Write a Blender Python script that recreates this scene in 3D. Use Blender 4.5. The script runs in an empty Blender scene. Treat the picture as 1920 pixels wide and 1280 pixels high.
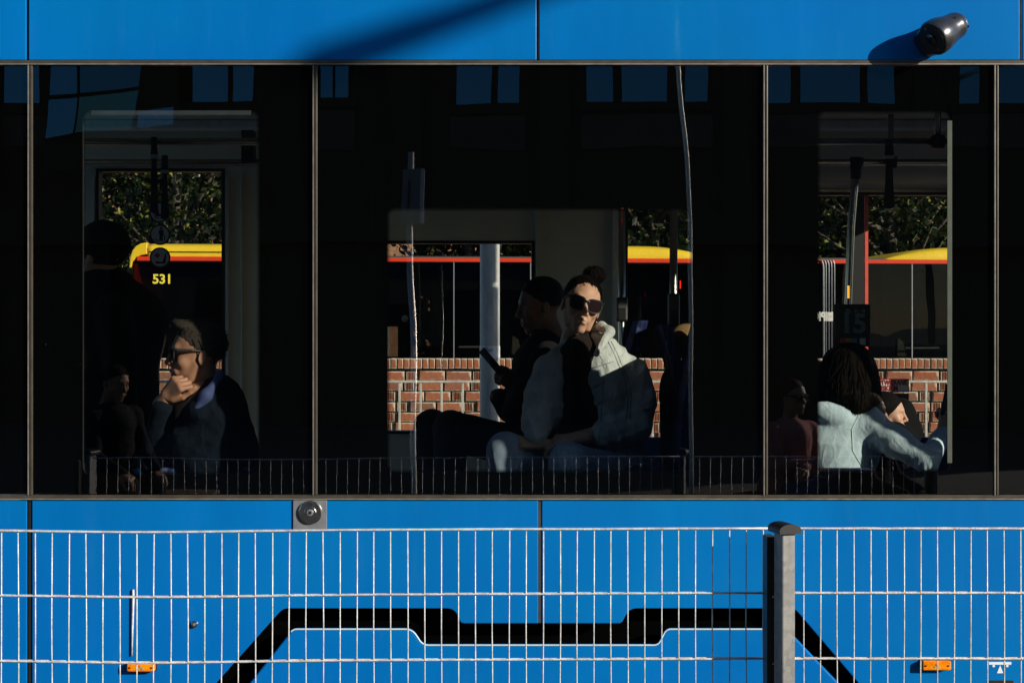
import bpy, bmesh, math, random
import numpy as np
from mathutils import Vector, Matrix

# ------------------------------------------------------------------ scene, camera, light
scn = bpy.context.scene
COL = scn.collection
D, F, ZC, HY = 6.0, 2940.0, 1.6, 617.0          # camera distance from the tram side, focal length (px of 1920), eye height

cam_d = bpy.data.cameras.new("camera")
cam = bpy.data.objects.new("camera", cam_d); COL.objects.link(cam)
cam.location = (0, -D, ZC)
cam.rotation_euler = (math.radians(90), 0, 0)
cam_d.sensor_width = 36.0
cam_d.lens = 36.0 * F / 1920.0
cam_d.shift_y = -(640 - HY) / 1920.0
cam_d.clip_start = 0.05
cam_d.clip_end = 3000
scn.camera = cam

SUN = Vector((-1.4, 1.0, -0.62)).normalized()      # direction the light travels
to_sun = -SUN
elev = math.asin(to_sun.z)
azim = math.atan2(to_sun.x, to_sun.y)              # clockwise from +Y
w = bpy.data.worlds.new("World"); scn.world = w; w.use_nodes = True
wn = w.node_tree.nodes; wl = w.node_tree.links
bg = wn["Background"]
sky = wn.new("ShaderNodeTexSky"); sky.sky_type = 'NISHITA'; sky.sun_disc = False
sky.sun_elevation = elev; sky.sun_rotation = azim
sky.air_density = 1.0; sky.dust_density = 0.4; sky.ozone_density = 4.0
wl.new(sky.outputs[0], bg.inputs[0]); bg.inputs[1].default_value = 0.10

sl = bpy.data.lights.new("sun", 'SUN'); sl.energy = 4.8; sl.angle = math.radians(0.5); sl.color = (1.0, 0.93, 0.82)
so = bpy.data.objects.new("sun", sl); COL.objects.link(so)
so.rotation_euler = SUN.to_track_quat('-Z', 'Y').to_euler()
so.location = (20, -20, 20)

scn.view_settings.view_transform = 'Standard'
scn.view_settings.look = 'None'
scn.view_settings.exposure = 0.38
scn.view_settings.gamma = 1.0
scn.view_settings.use_curve_mapping = False
scn.render.engine = 'CYCLES'
scn.cycles.use_denoising = True
scn.cycles.max_bounces = 10
scn.cycles.transparent_max_bounces = 24
scn.cycles.glossy_bounces = 5
scn.cycles.caustics_reflective = False
scn.cycles.caustics_refractive = False

rnd = random.Random(7)
rng = np.random.default_rng(7)

# ------------------------------------------------------------------ helpers
def PX(px, y): return (px - 960.0) * (D + y) / F
def PZ(py, y): return ZC + (HY - py) * (D + y) / F
def P(px, py, y): return Vector((PX(px, y), y, PZ(py, y)))

def tag(o, label=None, cat=None, group=None, kind=None):
    if label: o['label'] = label
    if cat: o['category'] = cat
    if group: o['group'] = group
    if kind: o['kind'] = kind
    return o

def empty(name, loc, label=None, cat=None, group=None):
    o = bpy.data.objects.new(name, None); COL.objects.link(o)
    o.location = loc; o.empty_display_size = 0.1
    tag(o, label, cat, group)
    return o

def link(name, me, mat, parent=None, smooth=False):
    if mat is not None: me.materials.append(mat)
    if smooth:
        me.polygons.foreach_set('use_smooth', [True] * len(me.polygons))
    o = bpy.data.objects.new(name, me); COL.objects.link(o)
    if parent is not None:
        o.parent = parent
        w_ = Vector((0, 0, 0)); q = parent
        while q is not None:
            w_ = w_ + q.location; q = q.parent
        o.matrix_parent_inverse = Matrix.Identity(4)
        o.location = -w_                   # mesh data is in world coordinates
    return o

class MB:
    def __init__(s): s.v = []; s.f = []
    def add(s, vs, fs):
        n = len(s.v); s.v += [tuple(v) for v in vs]; s.f += [tuple(i + n for i in f) for f in fs]; return s
    def box(s, x0, x1, y0, y1, z0, z1):
        vs = [(x0,y0,z0),(x1,y0,z0),(x1,y1,z0),(x0,y1,z0),(x0,y0,z1),(x1,y0,z1),(x1,y1,z1),(x0,y1,z1)]
        return s.add(vs, [(0,3,2,1),(4,5,6,7),(0,1,5,4),(1,2,6,5),(2,3,7,6),(3,0,4,7)])
    def tube(s, pts, r, n=10, cap=True):
        pts = [Vector(p) for p in pts]
        rs = r if isinstance(r, (list, tuple)) else [r] * len(pts)
        m = len(pts); ref = None; vs = []
        for i, p in enumerate(pts):
            d = (pts[min(i+1,m-1)] - pts[max(i-1,0)]).normalized()
            if ref is None:
                ref = d.orthogonal().normalized()
            else:
                ref = (ref - d * ref.dot(d)).normalized()
            b = d.cross(ref)
            for k in range(n):
                a = 2*math.pi*k/n
                vs.append(p + (ref*math.cos(a) + b*math.sin(a)) * rs[i])
        fs = []
        for i in range(m-1):
            for k in range(n):
                k2 = (k+1) % n
                fs.append((i*n+k, i*n+k2, (i+1)*n+k2, (i+1)*n+k))
        if cap:
            fs.append(tuple(reversed(range(n)))); fs.append(tuple((m-1)*n+k for k in range(n)))
        return s.add(vs, fs)
    def prism(s, pts, y0, y1):            # polygon of (x, z), from y0 (front) to y1
        n = len(pts)
        a = sum(pts[i][0]*pts[(i+1)%n][1]-pts[(i+1)%n][0]*pts[i][1] for i in range(n))
        if a < 0: pts = list(reversed(pts))
        vs = [(x,y0,z) for x,z in pts] + [(x,y1,z) for x,z in pts]
        fs = [tuple(range(n)), tuple(reversed(range(n,2*n)))]
        for i in range(n):
            j = (i+1) % n
            fs.append((j, i, n+i, n+j))
        return s.add(vs, fs)
    def disc(s, c, r, y0, y1, n=24):
        return s.prism([(c[0]+r*math.cos(2*math.pi*k/n), c[1]+r*math.sin(2*math.pi*k/n)) for k in range(n)], y0, y1)
    def obox(s, c, ax, ay, az):           # oriented box: half axes
        c = Vector(c); vs = []
        for sz in (-1,1):
            for sx, sy in ((-1,-1),(1,-1),(1,1),(-1,1)):
                vs.append(c + ax*sx + ay*sy + az*sz)
        return s.add(vs, [(0,3,2,1),(4,5,6,7),(0,1,5,4),(1,2,6,5),(2,3,7,6),(3,0,4,7)])
    def mesh(s, name):
        me = bpy.data.meshes.new(name); me.from_pydata(s.v, [], s.f); me.update(); return me
    def build(s, name, mat, parent=None, smooth=False, bevel=0, segs=2, auto=False):
        me = s.mesh(name)
        if bevel:
            bm = bmesh.new(); bm.from_mesh(me)
            es = [e for e in bm.edges if len(e.link_faces) == 2 and e.calc_face_angle(0) > 0.5]
            bmesh.ops.bevel(bm, geom=es, offset=bevel, segments=segs, affect='EDGES', profile=0.5, clamp_overlap=True)
            bm.to_mesh(me); bm.free()
        if auto:
            smooth = True
        o = link(name, me, mat, parent, smooth)
        if auto:
            try: me.set_sharp_from_angle(angle=math.radians(40))
            except Exception: pass
        return o

def rect(x0, z0, x1, z1, r=0, n=6):
    if not r: return [(x0,z0),(x1,z0),(x1,z1),(x0,z1)]
    out = []
    for cx, cz, a0 in ((x1-r,z0+r,-90),(x1-r,z1-r,0),(x0+r,z1-r,90),(x0+r,z0+r,180)):
        for k in range(n+1):
            a = math.radians(a0 + 90*k/n); out.append((cx+r*math.cos(a), cz+r*math.sin(a)))
    return out

def roundpoly(pts, radii, n=6):
    out = []; m = len(pts)
    for i in range(m):
        p = Vector(pts[i]); a = Vector(pts[i-1]); b = Vector(pts[(i+1)%m]); r = radii[i]
        if r <= 0: out.append(tuple(p)); continue
        u = (a-p).normalized(); v = (b-p).normalized()
        ang = u.angle(v); t = r/math.tan(ang/2); t = min(t, (a-p).length*.48, (b-p).length*.48)
        p0 = p+u*t; p1 = p+v*t
        for k in range(n+1):
            s = k/n; out.append(tuple(p0*(1-s)**2 + p*2*s*(1-s) + p1*s*s))
    return out

def text_mesh(body, size, offset=0.0, align='CENTER', extrude=0.0):
    c = bpy.data.curves.new("lettering", 'FONT'); c.body = body; c.size = size; c.offset = offset
    c.align_x = align; c.align_y = 'CENTER'; c.extrude = extrude; c.resolution_u = 4
    o = bpy.data.objects.new("lettering_tmp", c); COL.objects.link(o)
    dg = bpy.context.evaluated_depsgraph_get(); dg.update()
    me = bpy.data.meshes.new_from_object(o.evaluated_get(dg))
    bpy.data.objects.remove(o); bpy.data.curves.remove(c)
    return me

def text(name, body, size, loc, mat, parent, offset=0.0, mirror=False, sx=1.0, align='CENTER', extrude=0.0008):
    me = text_mesh(body, size, offset, align, extrude)
    M = Matrix.Translation(loc) @ Matrix.Rotation(math.radians(90), 4, 'X') @ Matrix.Diagonal((-sx if mirror else sx, 1, 1, 1))
    me.transform(M)
    if mirror: me.flip_normals()
    me.materials.clear()
    return link(name, me, mat, parent)

# ------------------------------------------------------------------ materials
class MT:
    def __init__(s, name):
        s.m = bpy.data.materials.new(name); s.m.use_nodes = True
        s.t = s.m.node_tree; s.n = s.t.nodes; s.l = s.t.links
        s.b = s.n["Principled BSDF"]; s.out = s.n["Material Output"]
    def node(s, t, **k):
        n = s.n.new(t)
        for a, v in k.items(): setattr(n, a, v)
        return n
    def coords(s, scale=(1,1,1), kind='Object'):
        tc = s.node("ShaderNodeTexCoord"); mp = s.node("ShaderNodeMapping"); mp.inputs['Scale'].default_value = scale
        s.l.new(tc.outputs[kind], mp.inputs[0]); return mp.outputs[0]
    def noise(s, vec, scale=10, detail=4, rough=0.55, dist=0.0):
        n = s.node("ShaderNodeTexNoise"); n.inputs['Scale'].default_value = scale; n.inputs['Detail'].default_value = detail
        n.inputs['Roughness'].default_value = rough; n.inputs['Distortion'].default_value = dist
        s.l.new(vec, n.inputs['Vector']); return n.outputs[0]
    def ramp(s, fac, stops):
        r = s.node("ShaderNodeValToRGB"); cr = r.color_ramp
        while len(cr.elements) < len(stops): cr.elements.new(0.5)
        for e, (p, c) in zip(cr.elements, stops):
            e.position = p; e.color = (c[0], c[1], c[2], 1) if hasattr(c, '__len__') else (c, c, c, 1)
        s.l.new(fac, r.inputs[0]); return r.outputs[0]
    def mix(s, fac, a, b, typ='MIX'):
        m = s.node("ShaderNodeMix", data_type='RGBA', blend_type=typ)
        for sock, val in ((m.inputs[0], fac), (m.inputs[6], a), (m.inputs[7], b)):
            if hasattr(val, 'links') or hasattr(val, 'is_output'): s.l.new(val, sock)
            elif hasattr(val, '__len__'): sock.default_value = (val[0], val[1], val[2], 1)
            else: sock.default_value = val
        return m.outputs[2]
    def bump(s, h, strength=0.3, dist=0.01):
        b = s.node("ShaderNodeBump"); b.inputs['Strength'].default_value = strength; b.inputs['Distance'].default_value = dist
        s.l.new(h, b.inputs['Height']); s.l.new(b.outputs[0], s.b.inputs['Normal']); return b.outputs[0]
    def set(s, **k):
        names = dict(rough='Roughness', metal='Metallic', spec='Specular IOR Level', coat='Coat Weight', coatr='Coat Roughness', ior='IOR', sheen='Sheen Weight')
        for a, v in k.items():
            if a == 'col':
                if hasattr(v, 'links'): s.l.new(v, s.b.inputs['Base Color'])
                else: s.b.inputs['Base Color'].default_value = (v[0], v[1], v[2], 1)
            else: s.b.inputs[names[a]].default_value = v
        return s

def simple(name, col, rough=0.5, metal=0.0, var=0.12, scale=30, bump=0.0, bscale=80, spec=0.5, stretch=(1,1,1)):
    m = MT(name); v = m.coords(stretch)
    n = m.noise(v, scale)
    c = m.ramp(n, [(0.3, [x*(1-var) for x in col]), (0.7, [min(1,x*(1+var)) for x in col])])
    m.set(col=c, rough=rough, metal=metal, spec=spec)
    if bump: m.bump(m.noise(v, bscale, 3), bump, 0.004)
    return m.m

def emis(name, col, strength):
    m = MT(name); m.set(col=(0,0,0), rough=.4)
    m.b.inputs['Emission Color'].default_value = (*col, 1); m.b.inputs['Emission Strength'].default_value = strength
    return m.m

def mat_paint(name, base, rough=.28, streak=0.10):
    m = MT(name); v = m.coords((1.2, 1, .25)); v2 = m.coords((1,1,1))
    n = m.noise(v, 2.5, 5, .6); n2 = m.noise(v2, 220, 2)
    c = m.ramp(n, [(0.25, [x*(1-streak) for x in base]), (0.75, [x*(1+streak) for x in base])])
    c = m.mix(m.ramp(m.noise(m.coords((.5,1,1.0)), 1.1, 3, .55), [(.38,(0,0,0)),(.62,(1,1,1))]), c, m.mix(1.0, c, (1.0,1.16,.97), 'MULTIPLY'))  # broad hue drift painted in for soft sky and building reflections
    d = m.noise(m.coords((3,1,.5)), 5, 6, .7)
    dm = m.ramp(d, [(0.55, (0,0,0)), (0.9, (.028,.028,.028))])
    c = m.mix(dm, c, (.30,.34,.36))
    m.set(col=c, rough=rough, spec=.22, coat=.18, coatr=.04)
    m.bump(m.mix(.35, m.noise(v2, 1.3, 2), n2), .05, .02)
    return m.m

def mat_glass(name, tint, f0=0.05, wav=0.0015, wscale=1.6, dirt=True):
    m = MT(name); m.n.remove(m.b)
    tr = m.node("ShaderNodeBsdfTransparent"); tr.inputs[0].default_value = (*tint, 1)
    gl = m.node("ShaderNodeBsdfGlossy"); gl.inputs['Roughness'].default_value = 0.0; gl.inputs[0].default_value = (1,1,1,1)
    geo = m.node("ShaderNodeNewGeometry")
    dt = m.node("ShaderNodeVectorMath", operation='DOT_PRODUCT'); m.l.new(geo.outputs['Normal'], dt.inputs[0]); m.l.new(geo.outputs['Incoming'], dt.inputs[1])
    def mth(op, a, b=None):
        n = m.node("ShaderNodeMath", operation=op)
        for i, x in enumerate((a, b)):
            if x is None: continue
            if hasattr(x, 'links'): m.l.new(x, n.inputs[i])
            else: n.inputs[i].default_value = x
        return n.outputs[0]
    ab = mth('ABSOLUTE', dt.outputs['Value']); om = mth('SUBTRACT', 1.0, ab); p5 = mth('POWER', om, 5.0)
    fr = mth('ADD', mth('MULTIPLY', p5, 1-f0), f0)
    v = m.coords()
    h = m.noise(v, wscale, 1, .4)
    b = m.node("ShaderNodeBump"); b.inputs['Strength'].default_value = 1.0; b.inputs['Distance'].default_value = wav
    m.l.new(h, b.inputs['Height']); m.l.new(b.outputs[0], gl.inputs['Normal'])
    ms = m.node("ShaderNodeMixShader"); m.l.new(fr, ms.inputs[0]); m.l.new(tr.outputs[0], ms.inputs[1]); m.l.new(gl.outputs[0], ms.inputs[2])
    last = ms.outputs[0]
    if dirt:      # dust film and specks on the pane
        df = m.node("ShaderNodeBsdfDiffuse"); df.inputs[0].default_value = (.5,.47,.42,1)
        sp = m.node("ShaderNodeTexVoronoi"); sp.inputs['Scale'].default_value = 9; m.l.new(m.coords((1.0,1,.6)), sp.inputs['Vector'])
        s1 = m.ramp(sp.outputs['Distance'], [(0.0, (.5,)*3), (0.014, (0,)*3)])
        st = m.noise(m.coords((30,1,.6)), 3, 5, .7)
        s2 = m.ramp(st, [(0.55, (0.0,)*3), (0.95, (.0025,)*3)])
        fac = mth('ADD', mth('MULTIPLY', s1, .6), s2)
        m2 = m.node("ShaderNodeMixShader"); m.l.new(fac, m2.inputs[0]); m.l.new(last, m2.inputs[1]); m.l.new(df.outputs[0], m2.inputs[2]); last = m2.outputs[0]
    m.l.new(last, m.out.inputs[0])
    return m.m

def mat_cloth(name, col, bump=.35, scale=260, var=.18, rough=.9, fold=6.0):
    m = MT(name); v = m.coords()
    big = m.noise(v, fold, 4, .6); fine = m.noise(v, scale, 2)
    c = m.ramp(big, [(.3, [x*(1-var) for x in col]), (.7, [min(1, x*(1+var)) for x in col])])
    m.set(col=c, rough=rough, spec=.2 if max(col) > .2 else .08, sheen=.12 if max(col) > .2 else .02)
    wr = m.ramp(m.noise(m.coords((1,1,.55)), fold*1.1, 2, .5, 1.2), [(.40, 0.0), (.5, 1.0), (.60, 0.0)])
    m.bump(m.mix(.25, m.mix(.28, big, wr), fine), min(1.0, bump*1.5), .022)
    return m.m

def mat_skin(name, col):
    m = MT(name); v = m.coords()
    n = m.noise(v, 22, 4); f = m.noise(v, 300, 2)
    c = m.ramp(n, [(.3, (col[0]*.82, col[1]*.74, col[2]*.7)), (.7, col)])
    m.set(col=c, rough=.5, spec=.35)
    m.b.inputs['Subsurface Weight'].default_value = .08; m.b.inputs['Subsurface Radius'].default_value = (.01,.004,.002)
    m.bump(f, .12, .002)
    return m.m

def mat_hair(name, col, stretch=(60,60,6)):
    m = MT(name); v = m.coords(stretch)
    n = m.noise(v, 6, 4, .65)
    c = m.ramp(n, [(.3, [x*.35 for x in col]), (.55, col), (.8, [min(1,x*1.9) for x in col])])
    m.set(col=c, rough=.55, spec=.05); m.bump(n, .7, .01)
    return m.m

M = {}
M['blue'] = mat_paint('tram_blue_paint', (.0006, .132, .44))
M['black'] = simple('black_rubber', (.006,.006,.006), .6)
M['frit'] = simple('black_ceramic_print', (.0015,.0015,.0015), .9, spec=0.0)
M['trim'] = simple('bronze_window_trim', (.11,.095,.075), .38, .55, .25, 12, stretch=(1,1,1))
M['trim2'] = simple('pale_trim_edge', (.36,.33,.28), .35, .6, .25, 30)
M['grey_metal'] = simple('grey_metal', (.30,.31,.33), .4, .5)
M['steel'] = simple('polished_steel', (.52,.50,.47), .22, 1.0, .1)
M['zinc_wire'] = simple('galvanised_wire', (.62,.60,.575), .42, .15, .30, 35, .5, 160)
M['plastic_black'] = simple('black_plastic', (.012,.012,.012), .45)
M['int_grey'] = simple('interior_grey_plastic', (.80,.73,.55), .55, 0, .06, 6)
M['int_dark'] = simple('interior_dark_plastic', (.05,.05,.047), .6)
M['int_pale'] = simple('interior_pale_plastic', (.75,.76,.74), .5)
M['floor'] = simple('tram_floor_vinyl', (.14,.14,.14), .6)
M['rail'] = simple('grab_rail_metal', (.34,.31,.25), .25, .8)
M['strap'] = simple('navy_strap', (.012,.013,.022), .7)
M['glass'] = mat_glass('tram_window_glass', (.86,.87,.83), .09)
M['glass_far'] = mat_glass('tram_far_glass', (.86,.87,.84), .03, dirt=False)
M['glass_dark'] = mat_glass('dark_vehicle_glass', (.22,.22,.21), .015, .004, 1.2, dirt=False)
M['white'] = simple('white_print', (.75,.75,.73), .5, 0, .03)
M['grey_print'] = simple('grey_print', (.55,.55,.55), .6, 0, .05)
M['yellow'] = simple('yellow_paint', (.78,.52,.02), .35, 0, .06, 3)
M['yellow_num'] = simple('yellow_numerals', (.85,.66,.06), .5, 0, .03)
M['red'] = simple('red_paint', (.66,.045,.015), .35, 0, .06, 3)
M['dark_red'] = simple('dark_red_print', (.30,.012,.015), .5)
M['amber'] = None
m_ = MT('amber_lens'); vv = m_.coords((1,1,1)); nn = m_.noise(vv, 40, 1)
m_.set(col=m_.ramp(nn, [(.35,(.80,.20,.0)),(.65,(.95,.30,.005))]), rough=.15, spec=.7, coat=.6); m_.bump(nn, .6, .004); M['amber'] = m_.m
M['white_lens'] = simple('bright_reflector', (.9,.75,.35), .12, .6)
SEATS = [(-1.20,.37,1.03,-1),(.46,.78,1.0,-1),(.24,1.36,1.0,-1),(1.36,.74,.76,1),(1.04,1.06,.98,1),(1.92,1.78,.80,1),(1.30,.33,1.0,1)]  # last seat is hidden, added to shade the woman's jacket

# ------------------------------------------------------------------ ground and pavements
M['asphalt'] = simple('asphalt', (.045,.045,.047), .9, 0, .2, 40, .4, 120)
M['paving'] = simple('platform_paving', (.040,.039,.037), .85, 0, .25, 5, .3, 60)
g = MB(); g.box(-400, 400, -400, 600, -.4, 0); tag(g.build('ground', M['asphalt']), kind='structure')
g = MB(); g.box(-40, 40, -9.0, -1.45, .004, .12); tag(g.build('platform', M['paving'], bevel=.01), kind='structure')
g = MB(); g.box(-40, 40, 3.0, 7.2, .004, .12); tag(g.build('pavement', M['paving'], bevel=.01), kind='structure')
for yy in (.43, 1.86):
    g = MB(); g.box(-40, 40, yy-.035, yy+.035, .004, .03); tag(g.build('track_rail', M['grey_metal']), kind='structure')

# ------------------------------------------------------------------ the blue tram
XL, XR = -4.6, 2.482  # right end set out of view so sun half reaches the steel pole
T = empty('tram', (0, 1.15, 0), 'blue tram with black glass window band filling the picture, passengers inside', 'tram')
S0 = D / F
def x0(px): return PX(px, 0)
def z0(py): return PZ(py, 0)
ZT, ZB = z0(113), z0(938)          # limits of the window band
SK = .15                           # skirt bottom
# upper panels
seams_up = [XL, x0(52), x0(1009), x0(1915), XR]
for a, b in zip(seams_up[:-1], seams_up[1:]):
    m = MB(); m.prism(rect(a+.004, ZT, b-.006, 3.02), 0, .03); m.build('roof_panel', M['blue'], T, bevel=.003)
# lower panels with the bogie cut-out
def pz(pts): return [(x0(a), z0(b)) for a, b in pts]
low1 = roundpoly(pz([(60,938),(1009,938),(1009,1168),(864,1168),(852,1140),(530,1140),(363,1327),(60,1327)]), [0,0,0,.02,.05,.05,0,0])
low2 = roundpoly(pz([(1016,938),(2130,938),(2130,1327),(1650,1327),(1490,1140),(1180,1140),(1165,1168),(1016,1168)]), [0,0,0,0,.05,.05,.02,0])
for pts in ([(XL, ZB), (x0(50), ZB), (x0(50), SK), (XL, SK)], low1, low2):
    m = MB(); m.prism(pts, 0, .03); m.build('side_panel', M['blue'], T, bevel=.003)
cov = roundpoly(pz([(430,1327),(548,1180),(772,1180),(792,1210),(1235,1210),(1250,1180),(1478,1180),(1618,1327)]), [0,.03,.05,.04,.03,.03,.03,0])
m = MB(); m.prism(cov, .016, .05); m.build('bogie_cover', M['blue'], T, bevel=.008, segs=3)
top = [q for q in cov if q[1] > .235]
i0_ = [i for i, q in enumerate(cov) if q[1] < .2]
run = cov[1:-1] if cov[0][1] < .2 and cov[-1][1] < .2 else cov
m = MB(); m.tube([(x, .0185, z-.001) for x, z in run], .0032, 6); m.build('edge_highlight', simple('pale_edge_highlight', (.55,.66,.74), .4, 0, .08, 20), T, smooth=True)  # pale tube painted as the sunlit highlight on the cover's bevel
m = MB(); m.box(XL+.03, XR-.02, .11, .135, SK+.02, ZB-.02); m.build('gap_shade_sheet', M['frit'], T)  # near-black sheet standing in for the deep shade inside the gap
# strips in the panel joints
for px, za, zb, mat in ((55.5, ZT+.003, 3.0, 'trim'), (1012, ZT+.003, 3.0, 'trim'), (1918, ZT+.003, 3.0, 'trim2'), (55.5, SK, ZB-.003, 'black'), (1012.5, z0(1168)+.001, ZB-.003, 'trim')):
    m = MB(); m.box(x0(px)-.0065, x0(px)+.0045, .004, .05, za, zb); m.build('joint_strip', M[mat], T)
# horizontal window trim, each with a proud pale lip
def hstrip(zc, h, lip_up):
    m = MB(); m.box(XL, XR, -.004, .04, zc-h/2, zc+h/2); o = m.build('window_trim', M['trim'], T, bevel=.002)
    zl = zc + (h/2-.004 if lip_up else -h/2+.003)
    m = MB(); m.box(XL, XR, -.0075, -.0045, zl-.0022, zl+.0022); m.build('trim_lip', M['trim2'], o)
hstrip(z0(118), .018, False); hstrip(z0(932), .018, False)
for px in (-530, 56.5, 590.5, 1435, 1867.5):
    m = MB(); m.box(x0(px)-.009, x0(px)+.009, -.0035, .04, z0(927), z0(123)); o = m.build('window_trim', M['trim'], T, bevel=.0015)
    m = MB(); m.box(x0(px)-.0075, x0(px)-.0035, -.0075, -.0040, z0(927.5), z0(122.5)); m.build('trim_lip', M['trim2'], o)
    m = MB(); m.box(x0(px)+.0015, x0(px)+.0025, -.006, -.0040, z0(927.5), z0(122.5)); m.build('trim_lip', M['black'], o)

# windows: pane, black printed border with a clear opening, feathered dot fringe
m_ = MT('dot_fringe'); at = m_.node("ShaderNodeAttribute"); at.attribute_name = 'fade'
m_.set(col=(.0015,.0015,.0015), rough=.9, spec=0.0); tr = m_.node("ShaderNodeBsdfTransparent"); mx = m_.node("ShaderNodeMixShader")
m_.l.new(at.outputs['Fac'], mx.inputs[0]); m_.l.new(tr.outputs[0], mx.inputs[1]); m_.l.new(m_.b.outputs[0], mx.inputs[2]); m_.l.new(mx.outputs[0], m_.out.inputs[0])
def ring(outer, inner, y0, y1):
    m = MB(); n = len(inner)
    # outer rectangle matched to the inner loop by projecting
    X0, Z0, X1, Z1 = outer; cx = sum(p[0] for p in inner)/n; cz = sum(p[1] for p in inner)/n
    q = n // 4; ou = []
    corners = [(X1,Z0),(X1,Z1),(X0,Z1),(X0,Z0)]
    for i in range(n): ou.append(corners[min(i//q, 3)])
    vs = [(x,y0,z) for x,z in inner]+[(x,y0,z) for x,z in ou]+[(x,y1,z) for x,z in inner]+[(x,y1,z) for x,z in ou]
    fs = []
    for i in range(n):
        j = (i+1) % n
        def quad(a, b, c, d):
            f = []
            for t in (a, b, c, d):
                if not any(vs[t] == vs[k] for k in f): f.append(t)
            if len(f) > 2: fs.append(tuple(f))
        quad(i, j, n+j, n+i); quad(2*n+j, 2*n+i, 3*n+i, 3*n+j); quad(j, i, 2*n+i, 2*n+j)
    m.add(vs, fs); return m
def pane(pxa, pxb, clear):
    xa, xb = x0(pxa), x0(pxb); za, zb = z0(926), z0(124)
    nx, nz = 2, 2
    m = MB(); m.add([(xa,.004,za),(xb,.004,za),(xb,.004,zb),(xa,.004,zb)], [(0,1,2,3)])
    win = m.build('window', M['glass'], T)
    ca, cb, ct, cbot = clear
    inner = rect(x0(ca), z0(cbot), x0(cb), z0(ct), .03, 5)
    ring((xa, za, xb, zb), inner, .008, .02).build('printed_border', M['frit'], win)
    w_ = .016
    inn2 = rect(x0(ca)+w_, z0(cbot)+w_, x0(cb)-w_, z0(ct)-w_, .022, 5)
    n = len(inner); m = MB()
    m.add([(x,.0085,z) for x,z in inner]+[(x,.0085,z) for x,z in inn2], [(i,(i+1)%n,n+(i+1)%n,n+i) for i in range(n)])
    o = m.build('dot_fringe', m_.m, win)
    ca_ = o.data.color_attributes.new('fade', 'FLOAT_COLOR', 'POINT')
    for i in range(2*n): ca_.data[i].color = (1,1,1,1) if i < n else (0,0,0,1)
    m = MB(); b = .055
    ring((xa+.01, za+.005, xb-.01, zb-.005), rect(x0(ca)-.004, z0(cbot)-.004, x0(cb)+.004, z0(ct)+.004, .03, 5), .022, b).build('inner_frame', M['int_dark'], win)
pane(-526, 52, (-430, -60, 208, 888))
pane(61, 586, (152, 487, 206, 890))
pane(595, 1431, (725, 1300, 389, 886))
pane(1439, 1863, (1533, 1786, 207, 886))
def reveal_strip(name, pxa, pya, pxb, pyb, mat):  # added strip standing in for the pale reveal of the window frame
    m = MB(); m.box(x0(pxa), x0(pxb), .0055, .0078, z0(pyb), z0(pya)); m.build(name, mat, T, bevel=.0008)
reveal_strip('window_reveal_strip', 1777, 226, 1786, 868, simple('grey_green_reveal', (.12,.135,.115), .7, 0, .12, 30))
reveal_strip('window_reveal_strip', 170, 207, 470, 215.5, simple('slate_reveal', (.026,.034,.040), .6, 0, .25, 12))
pane(1872, 2134, (1925, 2075, 207, 886))

# near wall lining, floor, ceiling, far wall, roof
m = MB(); m.box(XL, XR, .03, .08, z0(112)+.002, 2.98); m.build('wall_lining', M['int_dark'], T)
m = MB(); m.box(XL, XR, .141, .17, z0(1100), ZB); m.build('wall_lining', M['int_dark'], T)
m = MB(); m.box(XL, XR, .14, 2.3, .28, .35); m.build('floor', M['floor'], T)
m = MB(); m.box(-2.3, .9, .18, 2.19, .352, .62); m.build('seat_podium', M['floor'], T, bevel=.01)
m = MB(); m.box(XL, XR, .085, 2.19, 2.63, 2.66); m.build('ceiling', M['int_grey'], T)
roof = [(XL,)]
m = MB()
prof = [(.02,3.02),(.10,3.16),(.35,3.27),(.8,3.32),(1.5,3.32),(1.95,3.27),(2.2,3.16),(2.29,3.02)]
vs = [(XL,y,z) for y,z in prof]+[(XR,y,z) for y,z in prof]; n = len(prof)
m.add(vs, [(i,i+1,n+i+1,n+i) for i in range(n-1)]+[tuple(range(n)),tuple(reversed(range(n,2*n)))]+[(0,n,2*n-1,n-1)])
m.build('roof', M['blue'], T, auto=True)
YF = 2.2
m = MB(); m.box(.9, XR, .5, 2.315, 3.04, 3.75); m.build('roof_shade_box', M['grey_metal'], T, bevel=.004)  # unseen box added so that its shadow falls on the steel pole
def xf(px): return PX(px, 2.25)
def zf(py): return PZ(py, 2.25)
A = (xf(185), xf(425), zf(318), .52); B = (xf(640), xf(1002), zf(452), zf(812)); C = (xf(1170), 2.32, zf(362), .46)
zc0, zc1 = .35, 2.63
segs = []
def wallbox(xa, xb, za, zb, name='wall_panel', mat='int_grey'):
    m = MB(); m.box(xa, xb, YF, 2.28, za, zb); return m.build(name, M[mat], T)
wallbox(XL, -3.6, zc0, zc1); wallbox(-3.6, A[0], 2.42, zc1); wallbox(-3.6, A[0], zc0, 1.06)
wallbox(-2.55, A[0], 1.06, 2.42)
wallbox(A[0], A[1], A[2], zc1); wallbox(A[0], A[1], zc0, A[3])
wallbox(A[1], B[0], zc0, zc1); wallbox(B[0], B[1], B[2], zc1); wallbox(B[0], B[1], zc0, B[3]); wallbox(B[1], C[0], zc0, zc1)
wallbox(C[0], C[1], C[2], zc1); wallbox(C[0], C[1], zc0, C[3]); wallbox(C[1], XR, zc0, zc1)
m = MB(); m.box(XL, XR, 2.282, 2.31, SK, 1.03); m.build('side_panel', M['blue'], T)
m = MB(); m.box(XL, XR, 2.282, 2.31, 2.48, 3.02); m.build('roof_panel', M['blue'], T)
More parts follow.
